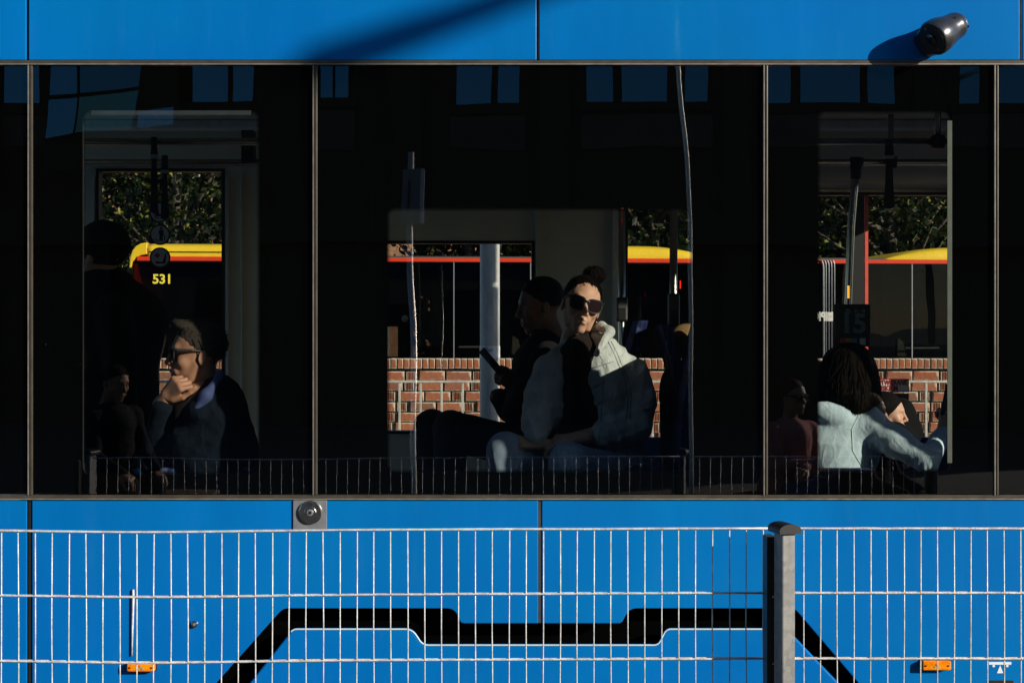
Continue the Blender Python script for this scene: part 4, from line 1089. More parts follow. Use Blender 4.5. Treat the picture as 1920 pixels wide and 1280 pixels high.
# --- blond passenger behind the patterned seat
X5 = frame(P(1300,662,1.08), (1,-.1,0), (0,0,1))
bod = Solid().chain([P(1305,740,1.08), P(1310,860,1.08)], [.13,.15], .05).cap(P(1310,870,0.98),.085,P(1400,880,0.98),.06).cap(P(1310,870,1.18),.085,P(1400,880,1.18),.06).cap(P(1400,880,0.98),.055,P(1400,1060,0.98),.045).cap(P(1400,880,1.18),.055,P(1400,1060,1.18),.045)
p5 = person('blond passenger facing right, hair showing above the patterned blue seat back', [head_solid(True).mesh('h', .004, X5), bod.mesh('b', .014)], SK2)
hs = Solid().ell((-.018,0,.045),(.106,.088,.092),k=.02).cap((-.05,0,.02),.075,(-.06,0,-.10),.07,.04).cut((.10,0,-.02),(.075,.08,.10),k=.02).folds(.002,60,7)
part('hair', hs, .005, mat_hair('blond_hair', (.42,.26,.11)), p5, X5)
j = Solid().chain([P(1305,730,1.08), P(1310,850,1.08)], [.165,.175], .05).cap(P(1306,730,0.9),.075,P(1340,820,0.88),.065).cap(P(1306,730,1.26),.075,P(1340,820,1.28),.065).folds(.003,24,32)
part('jacket', j, .012, mat_cloth('dark_green_coat', (.02,.028,.022)), p5)

# --- standing passenger, dark, by the left window
X2 = frame(P(188,484,0.766), (-.9,.4,0), (0,0,1), 0, 1.08)
bod = Solid().chain([P(196,560,0.79), P(205,660,0.79), P(215,800,0.79)], [.13,.15,.16], .06).cap(P(205,790,0.726),.095,P(206,960,0.71),.065).cap(P(206,960,0.71),.065,P(208,1135,0.71),.05).cap(P(205,790,0.87),.095,P(202,960,0.886),.065).cap(P(202,960,0.886),.065,P(202,1125,0.886),.05).cap(P(215,590,0.614),.05,P(225,690,0.582),.04).cap(P(225,690,0.582),.04,P(235,760,0.614),.03).cap(P(190,590,0.966),.05,P(180,690,0.982),.04).cap(P(180,690,0.982),.04,P(170,760,0.966),.03)
p2 = person('standing passenger in dark brown coat and cap behind the left window', [head_solid().mesh('h', .004, X2), bod.mesh('b', .013)], SK3)
hs = Solid().ell((-.018,0,.055),(.112,.094,.098),k=.02).cut((.095,0,-.045),(.075,.11,.095),k=.012).cutplane((0,0,-.05),(0,0,-1))
part('cap', hs, .005, mat_cloth('black_cap', (.012,.011,.011)), p2, X2)
j = Solid().chain([P(196,560,0.79), P(208,660,0.79), P(216,800,0.79)], [.155,.185,.20], .08).cap(P(196,530,0.782),.06,P(196,560,0.79),.11,.05).cap(P(215,590,0.614),.08,P(228,690,0.566),.068,.05).cap(P(228,690,0.566),.068,P(236,752,0.606),.05).cap(P(190,590,0.966),.08,P(180,690,0.982),.068,.05).cap(P(180,690,0.982),.068,P(170,752,0.966),.05)
j.ell(P(255,610,0.806),(.14,.13,.17),k=.06).folds(.005,18,33)
part('coat', j, .010, mat_cloth('dark_brown_coat', (.007,.005,.0045)), p2)
tr = Solid().cap(P(205,790,0.726),.115,P(206,960,0.71),.085).cap(P(206,960,0.71),.085,P(208,1115,0.71),.07).cap(P(205,790,0.87),.115,P(202,960,0.886),.085).cap(P(202,960,0.886),.085,P(202,1105,0.886),.07)
part('trousers', tr, .014, blk, p2)

# ------------------------------------------------------------------ people waiting on the platform (mirrored in the window glass)
def RP(px, py, y):                    # a point of the mirror image back to the real place in front of the tram
    v = D + abs(y)
    return Vector(((px-960)*v/F, y, ZC+(HY-py)*v/F))
ym = -5.35
def waiting(label, hx, hz, y, face, skin, hair_mat, top_mat, leg_mat, scale=1.0, arms='crossed', glasses=False, longhair=False, hood=False):
    face = Vector(face).normalized(); side_ = Vector((0,0,1)).cross(face)
    hp = Vector((hx, y, hz)); X = frame(hp, face, (0,0,1), 0, scale)
    nk = hp - face*.035 - V3(0,0,.19); pel = hp - face*.12 - V3(0,0,.66)
    sa, sb = nk+side_*.175-V3(0,0,.05), nk-side_*.175-V3(0,0,.05)
    ea, eb = sa-V3(0,0,.25)+face*.10+side_*.05, sb-V3(0,0,.25)+face*.10-side_*.05
    if arms == 'crossed': wa, wb = nk-V3(0,0,.27)+face*.24-side_*.10, nk-V3(0,0,.31)+face*.25+side_*.10
    else: wa, wb = ea+face*.22-V3(0,0,.06)-side_*.08, eb+face*.22-V3(0,0,.06)+side_*.08
    ka, kb = pel+face*.42+side_*.11+V3(0,0,.02), pel+face*.42-side_*.11+V3(0,0,.02)
    fa, fb = ka*1, kb*1; fa.z = .20; fb.z = .20
    def bodyS(f, s):
        s.chain([nk-V3(0,0,.10), nk-V3(0,0,.32)-face*.03, pel], [.12*f,.125*f,.14*f], .06)
        for S_, E_, W_ in ((sa,ea,wa),(sb,eb,wb)): s.cap(S_,.052*f,E_,.042*f,.03).cap(E_,.042*f,W_,.032*f,.02)
        return s
    bod = bodyS(1.0, Solid())
    for K, Ft in ((ka,fa),(kb,fb)): bod.cap(pel,.085,K,.06,.03).cap(K,.06,Ft,.045)
    mes = [head_solid(longhair).mesh('h', .0035, X), bod.mesh('b', .013)]
    for W_, E_, s_ in ((wa,ea,1),(wb,eb,-1)):
        mes.append(hand_solid((.5,.55,.6,.65), .03, (.5,.3), s_).mesh('hd', .0042, frame(W_, (W_-E_), V3(0,0,1)+face*.3)))
    o = person(label, mes, skin)
    if longhair:
        hs = Solid().ell((-.018,0,.045),(.106,.088,.094),k=.02).cap((-.05,0,.02),.078,(-.06,0,-.16),.085,.05).cap((0,.066,.01),.030,(.02,.075,-.16),.032,.03).cap((0,-.066,.01),.030,(.02,-.075,-.16),.032,.03).cut((.10,0,-.02),(.07,.062,.10),k=.02).folds(.0025,50,8)
        part('hair', hs, .005, hair_mat, o, X)
    else: part('hair', hair_short(), .004, hair_mat, o, X)
    if glasses: sunglasses(o, X)
    s = bodyS(1.28, Solid()); s.cap(nk-V3(0,0,.02),.075,nk-V3(0,0,.1),.13,.05).cap(sa,.07,sb,.07,.05).folds(.003,24,int(hx*100)%50)
    part('top', s, .009, top_mat, o)
    if hood: part('hood', Solid().ell((-.03,0,.02),(.122,.105,.13),k=.02).cut((.10,0,0),(.085,.075,.12),k=.02), .005, top_mat, o, X)
    s = Solid()
    for K, Ft in ((ka,fa),(kb,fb)): s.cap(pel,.108,K,.080,.03).cap(K,.08,Ft,.06)
    part('trousers', s, .013, leg_mat, o)
    m = MB()
    for Ft in (fa, fb): m.obox(Ft+face*.05-V3(0,0,.035), face*.12, side_*.04, V3(0,0,.04))
    m.build('shoes', M['plastic_black'], o, bevel=.02)
    return pel
h9 = RP(1487,748,ym)
maroon = mat_cloth('maroon_shirt', (.42,.15,.14), .3); bluej = mat_cloth('blue_jeans', (.05,.08,.16)); dkc = mat_cloth('dark_wool_coat', (.02,.02,.022))
pl9 = waiting('man in maroon shirt with crossed arms, mirrored beside the right window', h9.x, h9.z, ym, (.55,.83,0), SK3, mat_hair('light_brown_hair', (.09,.06,.035), (90,90,30)), maroon, bluej, .98, 'crossed', True)
h8 = RP(1640,772,-5.1)
waiting('brown haired girl in dark jacket mirrored over the pale sweatshirt', h8.x, h8.z, -5.1, (.8,.6,-.05), SK2, mat_hair('brown_hair', (.38,.22,.10)), dkc, bluej, .92, 'lap', False, True)
h10 = RP(215,722,-5.3)
waiting('person in dark coat with lowered face mirrored beside the chin resting man', h10.x, h10.z, -5.3, (.75,.6,-.25), SK3, mat_hair('black_brown_hair', (.02,.014,.01)), dkc, mat_cloth('black_jeans', (.015,.016,.02)), 1.0, 'lap', False)

# ------------------------------------------------------------------ wire mesh fence in front of the tram
yf = -1.3
fx = lambda px: PX(px, yf)
fz = lambda py: PZ(py, yf)
zinc = M['zinc_wire']
def wire(m, pts, r, n=8): m.tube(pts, r, n)
FP = empty('mesh_fence', (fx(1465), yf, 0), 'galvanised double wire mesh fence with a steel post along the tram', 'fence')
rows = [(993, 990), (1114.5, 1110.5), (1237, 1233.5)]
def rowz(k, px):
    a, b = rows[k]
    sag = 4.0*math.exp(-((px-280)/230.0)**2) if px < 1440 else 0
    t = min(max((px-500)/900.0, 0), 1)
    return fz(a + (b-a)*t + sag)
PITCH = 31.75
def panel(pxs, pxa, pxb, yv):
    for px in pxs:
        j = rnd.uniform(-.0012, .0012); j2 = rnd.uniform(-.0015, .0015)
        m = MB(); x = fx(px); top = rowz(0, px)+.003
        wire(m, [(x+j, yv, top), (x+j2, yv+rnd.uniform(-.001,.001), fz(1174)), (x-j, yv, fz(1300)), (x+j2, yv, .10)], .0020, 7)
        m.build('vertical_wire', zinc, FP, smooth=True)
    for k in range(8):
        if k < 3: zz = lambda px, k=k: rowz(k, px)
        else: zz = lambda px, k=k: rowz(2, px) - .195*(k-2)*.98
        for dy in (-.0053, .0053):
            m = MB(); xs = np.linspace(pxa, pxb, 22)
            wire(m, [(fx(q), yv+dy, zz(q) + rnd.uniform(-.0006,.0006)) for q in xs], .0028, 8); m.build('horizontal_wire', zinc, FP, smooth=True)
left = [2.5 + PITCH*i for i in range(-8, 46)]; left = [q for q in left if q < 1440]
panel(left, -260, 1449, yf)
right = [1507 + 31.3*i for i in range(0, 22)]
panel(right, 1452, 2190, yf)
def post(pxc):
    xc = fx(pxc)
    a = math.radians(14); ca, sa = math.cos(a), math.sin(a)
    ex, ey = V3(ca, sa, 0), V3(-sa, ca, 0)
    zt = fz(981)
    c = V3(xc, yf-.108, 0)
    m = MB(); m.obox(c+V3(0,0,(zt+0.0)/2), ex*.0205, ey*.031, V3(0,0,zt/2)); p = m.build('post', MPOST, FP, bevel=.004)
    m = MB(); n = 10; vs = []; L = .044; Wd = .033
    pr = [(-Wd, -.012),(-Wd*1.02, 0)] + [(-Wd*math.cos(math.pi*t/n), .016*math.sin(math.pi*t/n)) for t in range(1, n)] + [(Wd*1.02, 0),(Wd, -.012)]
    k = len(pr)
    for s_ in (-L, L):
        for u_, z_ in pr: vs.append(c + ey*s_ + ex*u_ + V3(0,0,zt+z_))
    m.add(vs, [(i,(i+1)%k,k+(i+1)%k,k+i) for i in range(k)]+[tuple(reversed(range(k))), tuple(range(k,2*k))])
    bm = bmesh.new(); me = m.mesh('post_cap'); bm.from_mesh(me); bmesh.ops.recalc_face_normals(bm, faces=bm.faces); bm.to_mesh(me); bm.free()
    link('post_cap', me, M['plastic_black'], p)
    m = MB(); m.obox(c+V3(-.034,.066,zt/2-.01), V3(.012,0,0), V3(0,.034,0), V3(0,0,zt/2-.02)); m.build('clamp_bar', M['plastic_black'], p, bevel=.002)
    for py in (1110, 1233):
        m = MB(); cz_ = fz(py); m.tube([c+V3(-.030,.036,cz_-c.z), c+V3(-.016,.034,cz_-c.z)], .005, 8); m.build('clamp_bolt', M['steel'], p)
mp = MT('spangled_zinc_post'); vv = mp.coords((1,1,1)); vo = mp.node("ShaderNodeTexVoronoi"); vo.inputs['Scale'].default_value = 60; mp.l.new(vv, vo.inputs['Vector'])
n1 = mp.noise(mp.coords((1,1,.3)), 20, 4)
mp.set(col=mp.mix(.5, mp.ramp(vo.outputs['Color'], [(.2,(.17,.17,.165)),(.8,(.29,.28,.26))]), mp.ramp(n1, [(.3,(.14,.14,.135)),(.7,(.29,.285,.27))])), rough=.5, metal=.25); MPOST = mp.m
post(1459); post(2205); post(-290)

# ------------------------------------------------------------------ stop furniture on the photographer's side (seen mirrored in the glass)
a = RP(768,285,-5.5); b = RP(779,940,-5.5)
SG = empty('stop_sign_pole', (b.x, -5.5, .12), 'slim pale stop pole with a sign box, mirrored in the middle window', 'sign')
m = MB(); m.tube([(b.x+.01,-5.5,.12),(b.x,-5.5,b.z),(a.x,-5.5,a.z)], .024, 12); m.build('pole', simple('pale_pole_metal', (.92,.84,.76), .38, .85, .08, 20), SG, smooth=True)
c = RP(774,369,-5.5); m = MB(); m.box(c.x-.075, c.x+.085, -5.53, -5.44, c.z-.20, c.z+.20); sb = m.build('sign_box', simple('sign_box_grey', (.22,.23,.26), .4), SG, bevel=.006)
m = MB(); m.box(c.x+.060, c.x+.087, -5.438, -5.432, c.z-.20, c.z+.20); m.build('sign_edge', M['white'], sb)
m = MB(); m.box(c.x-.03, c.x-.015, -5.438, -5.433, c.z-.10, c.z+.12); m.build('sign_mark', M['plastic_black'], sb)
a = RP(1268,100,-5.2); b = RP(1282,260,-5.2); c = RP(1297,880,-5.2)
m = MB(); m.tube([(c.x+.01,-5.2,.12), (c.x,-5.2,c.z), (RP(1292,420,-5.2).x,-5.2,RP(1292,420,-5.2).z), (b.x,-5.2,b.z), (a.x,-5.2,a.z), (a.x-.02,-5.2,a.z+.6)], .017, 12)
o = m.build('leaning_pole', simple('weathered_pole', (.90,.86,.80), .40, .8, .15, 25), None, smooth=True); tag(o, 'thin leaning weathered pole mirrored at the right of the middle window', 'pole')
def bench(x, y, label):
    B = empty('bench', (x, y, .12), label, 'bench', 'benches on the platform')
    wood = M['wood']
    for k in range(4):
        m = MB(); m.box(x-.75, x+.75, y-.20+k*.105, y-.115+k*.105, .385, .415); m.build('slat', wood, B, bevel=.006)
    for s_ in (-.6, .6):
        m = MB(); m.box(x+s_-.025, x+s_+.025, y-.18, y+.18, .12, .384); m.build('leg', M['grey_metal'], B, bevel=.005)
M['wood'] = simple('weathered_wood', (.16,.10,.06), .7, 0, .3, 20, .3, 60, stretch=(.2,3,3))
bench(h9.x-.05, ym-.08, 'slatted bench under the seated man in the maroon shirt')
bench(h10.x-.05, -5.35, 'slatted bench under the seated person with lowered face')
# the street building behind the photographer
YB = -20.0
def bp(px, py): v = D-YB; return ((px-960)*v/F, ZC+(HY-py)*v/F)
BL = empty('street_building', (0, YB-6, 0), 'dark street building with sky reflecting windows, mirrored along the top of the glass', 'building')
facade = simple('dark_render_facade', (.035,.028,.024), .9, 0, .25, 2)
mir = MT('sky_reflecting_pane'); mir.set(col=(.055,.23,.38), metal=1.0, rough=.02); mir.bump(mir.noise(mir.coords(), .9, 2), .02, .02)
m = MB(); m.box(-17, 17.6, YB-10, YB-.14, 0, 17); m.build('wall', facade, BL)
m = MB(); m.box(-17.2, 17.7, YB-10.2, YB+.25, 17.0, 17.4); m.build('cornice', facade, BL)
spandrel = simple('spandrel_panel', (.075,.070,.062), .8, 0, .2, 3)
rowsz = [(bp(0,190)[1], bp(0,190)[1]+1.9), (bp(0,190)[1]+3.4, bp(0,190)[1]+5.3)]
groups = [[(-60,-10),(0,70)],[(262,300),(310,420),(430,470)],[(605,627),(632,656)],[(850,921),(935,976)],[(1105,1150),(1164,1250),(1284,1325)],[(1446,1483),(1500,1615),(1629,1675)],[(1806,1843),(1870,1960),(1975,2010)]]
strips = []
for gi, gpx in enumerate(groups):
    for ri, (za, zb) in enumerate(rowsz):
        xa = bp(gpx[0][0],0)[0]-.08; xb = bp(gpx[-1][1],0)[0]+.08
        m = MB(); zo = rnd.uniform(-.05,.05)
        m.box(xa-.06, xb+.06, YB-.139, YB-.06, za+zo-.16, za+zo-.02); fr = m.build('window', facade, BL)
        for pa, pb in gpx:
            m = MB(); u0, u1 = bp(pa,0)[0], bp(pb,0)[0]; m.box(u0, u1, YB-.139, YB-.09, za+zo, zb); m.build('pane', mir.m, fr)
        if ri == 0:
            m = MB(); m.box(xa-.02, xb+.02, YB-.139, YB-.10, za-.75, za-.20); m.build('spandrel', spandrel, fr)
# piers and shop front
for px in (-30, 180, 540, 760, 1040, 1385, 1740, 1990):
    m = MB(); u_ = bp(px,0)[0]; m.box(u_-.25, u_+.25, YB-.139, YB+.05, 0, 17); m.build('pier', facade, BL)
m = MB(); m.box(-17, 17, YB-.13, YB+.30, 3.0, 3.5); m.build('canopy', facade, BL)
# bay with big slanted panes at the left end
bayx0, bayx1 = bp(85,0)[0], bp(262,0)[0]
BY = empty('glazed_bay', ((bayx0+bayx1)/2, YB+.8, 3.4), 'dark glazed bay with large slanting blue panes, mirrored top left', 'bay window')
q = lambda px, py, y: V3((px-960)*(D-y)/F, y, ZC+(HY-py)*(D-y)/F)
for pts in ([(100,60,150),(145,60,145)],):
    pass
mul = [(82,262,YB+.9),(95,120,YB+.9)]
def bayquad(a, b, c, d, name, mat, push=0):
    vs = [q(*p) for p in (a,b,c,d)]; vs2 = [v-V3(0,.06,0) for v in vs]
    m = MB(); m.add(vs+vs2, [(0,1,2,3),(7,6,5,4),(0,4,5,1),(1,5,6,2),(2,6,7,3),(3,7,4,0)])
    bm = bmesh.new(); me = m.mesh(name); bm.from_mesh(me); bmesh.ops.recalc_face_normals(bm, faces=bm.faces); bm.to_mesh(me); bm.free(); link(name, me, mat, BY)
y1, y2 = YB+1.0, YB+.6
bayquad((83,258,y1),(135,250,y1),(144,180,y1),(90,186,y1),'pane',mir.m)
bayquad((139,249,y1),(252,240,y2),(260,165,y2),(148,179,y1),'pane',mir.m)
bayquad((92,178,y1),(144,172,y1),(148,60,y1),(100,70,y1),'pane',mir.m)
bayquad((150,171,y1),(260,158,y2),(262,50,y2),(154,60,y1),'pane',mir.m)
bayquad((262,238,y2),(322,233,y2),(322,200,y2),(262,205,y2),'pane',mir.m)
bayquad((78,330,y1-.12),(330,310,y2-.12),(330,40,y2-.12),(94,50,y1-.12),'backing',facade)
# overhead bracket arm whose soft shadow crosses the upper panel
def up(pxy, t): return V3(x0(pxy[0]), 0, z0(pxy[1])) - Vector((-1.4,1,-.62))*t
t_ = 8.0
e0, e1, e2 = up((590,126),t_), up((1010,-22),t_), up((2700,-560),t_)
MA = empty('tramway_mast', (e2.x, e2.y, .12), 'grey tramway mast with a sloping bracket arm standing right of the picture', 'mast')
m = MB(); m.tube([e0, e1, e2], [.085,.055,.055], 10); m.build('bracket_arm', M['grey_metal'], MA, smooth=True)
m = MB(); m.tube([(e2.x,e2.y,.12),(e2.x,e2.y,e2.z+.6)], [.11,.08], 14); m.build('pole', M['grey_metal'], MA, smooth=True)

# ------------------------------------------------------------------ steel pole, railing, brick wall behind the tram
yp = 4.2
gal = MT('weathered_steel_pole'); n1 = gal.noise(gal.coords((1,1,.25)), 14, 5, .65); n2 = gal.noise(gal.coords((8,8,2)), 10, 4, .7)
gal.set(col=gal.mix(gal.ramp(n2,[(.62,(0,0,0)),(.70,(.7,.7,.7))]), gal.ramp(n1, [(.3,(.36,.355,.34)),(.7,(.60,.59,.56))]), (.28,.22,.16)), rough=.55, metal=.1); gal.bump(n2,.25,.01)
xp = PX(918.5, yp); rp_ = 18.5*(D+yp)/F
PO = empty('steel_pole', (xp, yp, 0), 'thick grey steel pole with a taped paper notice, behind the phone', 'pole')
m = MB(); m.tube([(xp,yp,.12),(xp,yp,3.0),(xp,yp,5.2)], rp_, 32); m.build('shaft', gal.m, PO, auto=True)
m = MB(); m.tube([(xp,yp,PZ(671,yp)),(xp,yp,PZ(648,yp))], rp_+.002, 32, cap=False); no = m.build('notice', M['white'], PO, auto=True)
m = MB()
for k, (wd, py) in enumerate(((.05,652.5),(.085,655),(.075,658),(.04,661),(.06,664))):
    zz = PZ(py,yp); a0 = -.95
    pts = [(xp+(rp_+.0025)*math.sin(a0+wd/rp_*s_), yp-(rp_+.0025)*math.cos(a0+wd/rp_*s_)) for s_ in np.linspace(0,1,8)]
    vs = [(x,y,zz-.0025) for x,y in pts]+[(x,y,zz+.0025) for x,y in pts]; m.add(vs, [(i,i+1,9+i,8+i) for i in range(7)])
m.build('print_lines', simple('blue_print', (.05,.06,.16), .6), no)
yr = 5.8
RA = empty('platform_railing', (0, yr, .12), 'cream painted steel railing with thin uprights in front of the brick wall', 'railing')
rw = simple('cream_rail_paint', (.50,.48,.42), .5, .1, .25, 18, .1, 60)
zt = PZ(715, yr)
def rr(px): return PX(px, yr)
m = MB(); m.box(-5.0, 6.0, yr-.014, yr+.014, zt-.010, zt+.008); m.build('top_rail', rw, RA, bevel=.004)
m = MB(); m.box(-5.0, 6.0, yr-.010, yr+.010, .22, .245); m.build('bottom_rail', rw, RA, bevel=.004)
x = rr(749) - .1585*26; k = 0
while x < 5.9:
    m = MB(); big = k % 12 == 9
    m.box(x-(.020 if big else .0085), x+(.020 if big else .0085), yr-.0085, yr+.0085, .12 if big else .246, zt-.0105); m.build('post' if big else 'upright', rw, RA, bevel=.002)
    x += .1585; k += 1

yw = 7.4
WA = empty('brick_wall', (0, yw, 0), 'low red brick wall with a soldier course on top behind the cream railing', 'wall')
def mat_brick(name):
    m = MT(name); oi = m.node("ShaderNodeObjectInfo"); tc = m.node("ShaderNodeTexCoord")
    base = m.ramp(oi.outputs['Random'], [(0.0,(.30,.095,.045)),(.35,(.40,.14,.07)),(.7,(.34,.125,.07)),(.9,(.27,.11,.065)),(1.0,(.21,.115,.075))])
    v = m.coords((1,1,1)); n1 = m.noise(v, 30, 5, .65); n2 = m.noise(v, 8, 3)
    c = m.mix(.55, base, m.ramp(n1, [(.3,(.6,.6,.6)),(.7,(1.25,1.2,1.15))]), 'MULTIPLY')
    # lime bloom near the arrises
    sp = m.node("ShaderNodeSeparateXYZ"); m.l.new(tc.outputs['Generated'], sp.inputs[0])
    def mth(op, a, b=None):
        n = m.node("ShaderNodeMath", operation=op)
        for i, x in enumerate((a, b)):
            if x is None: continue
            if hasattr(x, 'links'): m.l.new(x, n.inputs[i])
            else: n.inputs[i].default_value = x
        return n.outputs[0]
    ex = mth('ABSOLUTE', mth('SUBTRACT', sp.outputs[0], .5)); ez = mth('ABSOLUTE', mth('SUBTRACT', sp.outputs[2], .5))
    e_ = mth('MAXIMUM', mth('ADD', ex, -.02), mth('ADD', ez, .005))
    e_ = mth('ADD', e_, mth('MULTIPLY', mth('SUBTRACT', n2, .5), .42))
    f = m.ramp(e_, [(.42,(0,0,0)),(.475,(.85,.85,.85))])
    c = m.mix(f, c, (.60,.53,.42)); m.set(col=c, rough=.88, spec=.25); m.bump(n1, .45, .006)
    return m.m
MBR = mat_brick('red_brick'); mortar = simple('dark_mortar', (.075,.068,.06), .95, 0, .35, 15, .4, 60)
zw = PZ(672, yw); W0, W1 = PX(262,yw), PX(1840,yw)
def brickmesh(L, Hh, Dp, name):
    m = MB(); m.box(-L/2, L/2, -Dp/2, Dp/2, -Hh/2, Hh/2); me = m.mesh(name); bm = bmesh.new(); bm.from_mesh(me)
    bmesh.ops.bevel(bm, geom=[e for e in bm.edges if all(v.co.y < 0 for v in e.verts)], offset=.005, segments=1, affect='EDGES'); bm.to_mesh(me); bm.free(); me.materials.append(MBR); return me
SL, SH = .213, .077
me_s = brickmesh(SL, SH, .10, 'brick'); me_c = brickmesh(.047, .086, .16, 'capping_brick')
m = MB(); m.box(-.038, .038, -.02, .05, -SH/2, SH/2)
for k in range(6): m.box(-.038+k*.0138, -.038+k*.0138+.0066, -.05, -.0201, -SH/2+.001, SH/2-.001)
me_h = m.mesh('perforated_brick'); me_h.materials.append(MBR)
def put(name, me, x, y, z, tilt=.0):
    o = bpy.data.objects.new(name, me); COL.objects.link(o); o.parent = WA
    o.location = (x-WA.location.x, y-WA.location.y, z-WA.location.z); o.rotation_euler = (rnd.gauss(0,.012), rnd.gauss(0,tilt), rnd.gauss(0,.012)); return o
far = MB()
x = W0
while x < W1:
    o = put('capping_brick', me_c, x, yw+.06+rnd.uniform(-.004,.004), zw-.043+rnd.uniform(-.0015,.0015), .012); x += .0540 + rnd.uniform(-.001,.0015)
cnt = 0
for r in range(15):
    z = PZ(704.5, yw) - r*.0880
    if z < .04: break
    x = -6.5 + (r*.141 + (.07 if r % 2 else 0)) % .52
    k = r % 3
    while x < 7.5:
        if k % 3 == 2: L, me, nm = .078, me_h, 'perforated_brick'
        else: L, me, nm = SL, me_s, 'brick'
        xc = x+L/2
        if W0 < xc < W1 and r < 7: put(nm, me, xc, yw+.05+rnd.uniform(-.004,.004), z+rnd.uniform(-.002,.002), .006); cnt += 1
        else:
            far.box(x, x+L, yw+.002, yw+.09, z-SH/2, z+SH/2)
        x += L + (.020 if k % 3 == 1 else (.034 if k % 3 == 2 else .013)); k += 1
for seg in ((-6.5, W0-.03), (W1+.03, 7.5)):
    x = seg[0]
    while x < seg[1]: far.box(x-.0235, x+.0235, yw-.02, yw+.14, zw-.086, zw); x += .054
tag(far.build('rest_of_brickwork', MBR, WA), kind='stuff')
m = MB(); m.box(-6.5, 7.5, yw+.028, yw+.30, 0, PZ(697,yw)+.02); m.box(-6.5, 7.5, yw+.004, yw+.135, PZ(697,yw)+.021, zw-.008); m.build('mortar_core', mortar, WA)

# ------------------------------------------------------------------ red and yellow tram beyond the wall
yt = 11.8
tx = lambda px: PX(px, yt)

tz = lambda py: PZ(py, yt)
RT = empty('red_tram', (tx(1000), yt+1.2, 0), 'red and yellow tram with black windows numbered 531 passing behind the brick wall', 'tram')
xa, xb = tx(243), 8.2
TR, TRb = tz(484), tz(492)
m = MB(); m.box(xa, xb, yt, yt+.05, .3, 1.02); m.build('side_panel', M['red'], RT, bevel=.01)
m = MB(); m.box(xa+.05, xb, yt-.012, yt+.03, TRb, TR); m.build('red_stripe', M['red'], RT, bevel=.006)
m = MB(); m.box(xa+.02, xb, yt+.06, yt+2.3, TRb-.01, TR+.02); m.build('roof', M['int_dark'], RT)
m = MB(); m.box(xa+.05, xb, yt+.06, yt+2.3, .3, .42); m.build('floor', M['int_dark'], RT)
wins = [243, 428, 560, 690, 832, 976, 1130, 1290, 1400, 1540, 1712, 1900]
for a_, b_ in zip(wins[:-1], wins[1:]):
    m = MB(); xl, xr = tx(a_)+.006, tx(b_)-.006; m.add([(xl,yt,1.03),(xr,yt,1.03),(xr,yt,TRb-.005),(xl,yt,TRb-.005)],[(0,1,2,3)]); m.build('window', M['glass_dark'], RT)
    m = MB(); m.box(tx(b_)-.006, tx(b_)+.006, yt-.006, yt+.03, 1.02, TRb-.002); m.build('window_joint', M['grey_metal'], RT)
# far side of the red tram: solid with a few see-through openings
op = [(790,822,556,668),(728,762,612,668),(540,580,560,668),(1640,1668,570,640)]
yo = yt+2.3; ox = lambda px: PX(px, yo); oz = lambda py: PZ(py, yo)
prev = xa
for a_, b_, c_, d_ in sorted(op):
    m = MB(); m.box(prev, ox(a_), yo, yo+.05, .3, TR); m.build('far_wall', M['plastic_black'], RT)
    m = MB(); m.box(ox(a_)+.001, ox(b_)-.001, yo, yo+.05, oz(c_), TR); m.box(ox(a_)+.001, ox(b_)-.001, yo, yo+.05, .3, oz(d_)); m.build('far_wall', M['plastic_black'], RT); prev = ox(b_)
m = MB(); m.box(prev, xb, yo, yo+.05, .3, TR); m.build('far_wall', M['plastic_black'], RT)
m = MB(); m.tube([(tx(845),yt+.4,tz(651)),(tx(905),yt+.4,tz(651))], .012, 8); m.tube([(tx(1722),yt+.4,tz(654)),(tx(1790),yt+.4,tz(654))], .012, 8); m.build('grab_rail', M['int_pale'], RT)
for px, pz_ in ((957,645),(1698,650)):
    m = MB(); c = P(px, pz_, yt+.5); m.prism([(c.x-.06,c.z-.12),(c.x+.06,c.z-.12),(c.x+.02,c.z+.06),(c.x-.05,c.z+.10)], yt+.47, yt+.55); m.build('seat_back', simple('grey_green_seat', (.30,.30,.24), .7), RT, bevel=.01)
def fairing(pa, pb, front=False, back=False):
    # profile over the roof: side face then shoulder
    m = MB(); n = 14; secs = []
    xs = np.linspace(tx(pa), tx(pb), 40)
    hgt = tz(458)-TR
    for x in xs:
        u = 1.0
        if front: u = min(u, max(0.02, 1-((xs[0]+.9-x)/.9)**2.2) if x < xs[0]+.9 else 1)
        if back: u = min(u, max(0.02, 1-((x-(xs[-1]-.9))/.9)**2.2) if x > xs[-1]-.9 else 1)
        h_ = hgt*u
        secs.append([(x,yt+.01,TR+.002),(x,yt+.0,TR+.002+h_*.55),(x,yt+.05,TR+h_*.82),(x,yt+.18,TR+h_*.96),(x,yt+.5,TR+h_),(x,yt+1.8,TR+h_),(x,yt+2.25,TR+.002)])
    k = len(secs[0]); vs = [p for s_ in secs for p in s_]
    fs = [(i*k+j,(i+1)*k+j,(i+1)*k+j+1,i*k+j+1) for i in range(len(secs)-1) for j in range(k-1)]
    fs += [tuple(reversed(range(k))), tuple((len(secs)-1)*k+j for j in range(k))]
    m.add(vs, fs); bm = bmesh.new(); me = m.mesh('roof_fairing'); bm.from_mesh(me); bmesh.ops.recalc_face_normals(bm, faces=bm.faces); bm.to_mesh(me); bm.free()
    link('roof_fairing', me, M['yellow'], RT, True)
fairing(270, 640, False, True); fairing(975, 1335, True, True); fairing(1655, 1990, True, False)
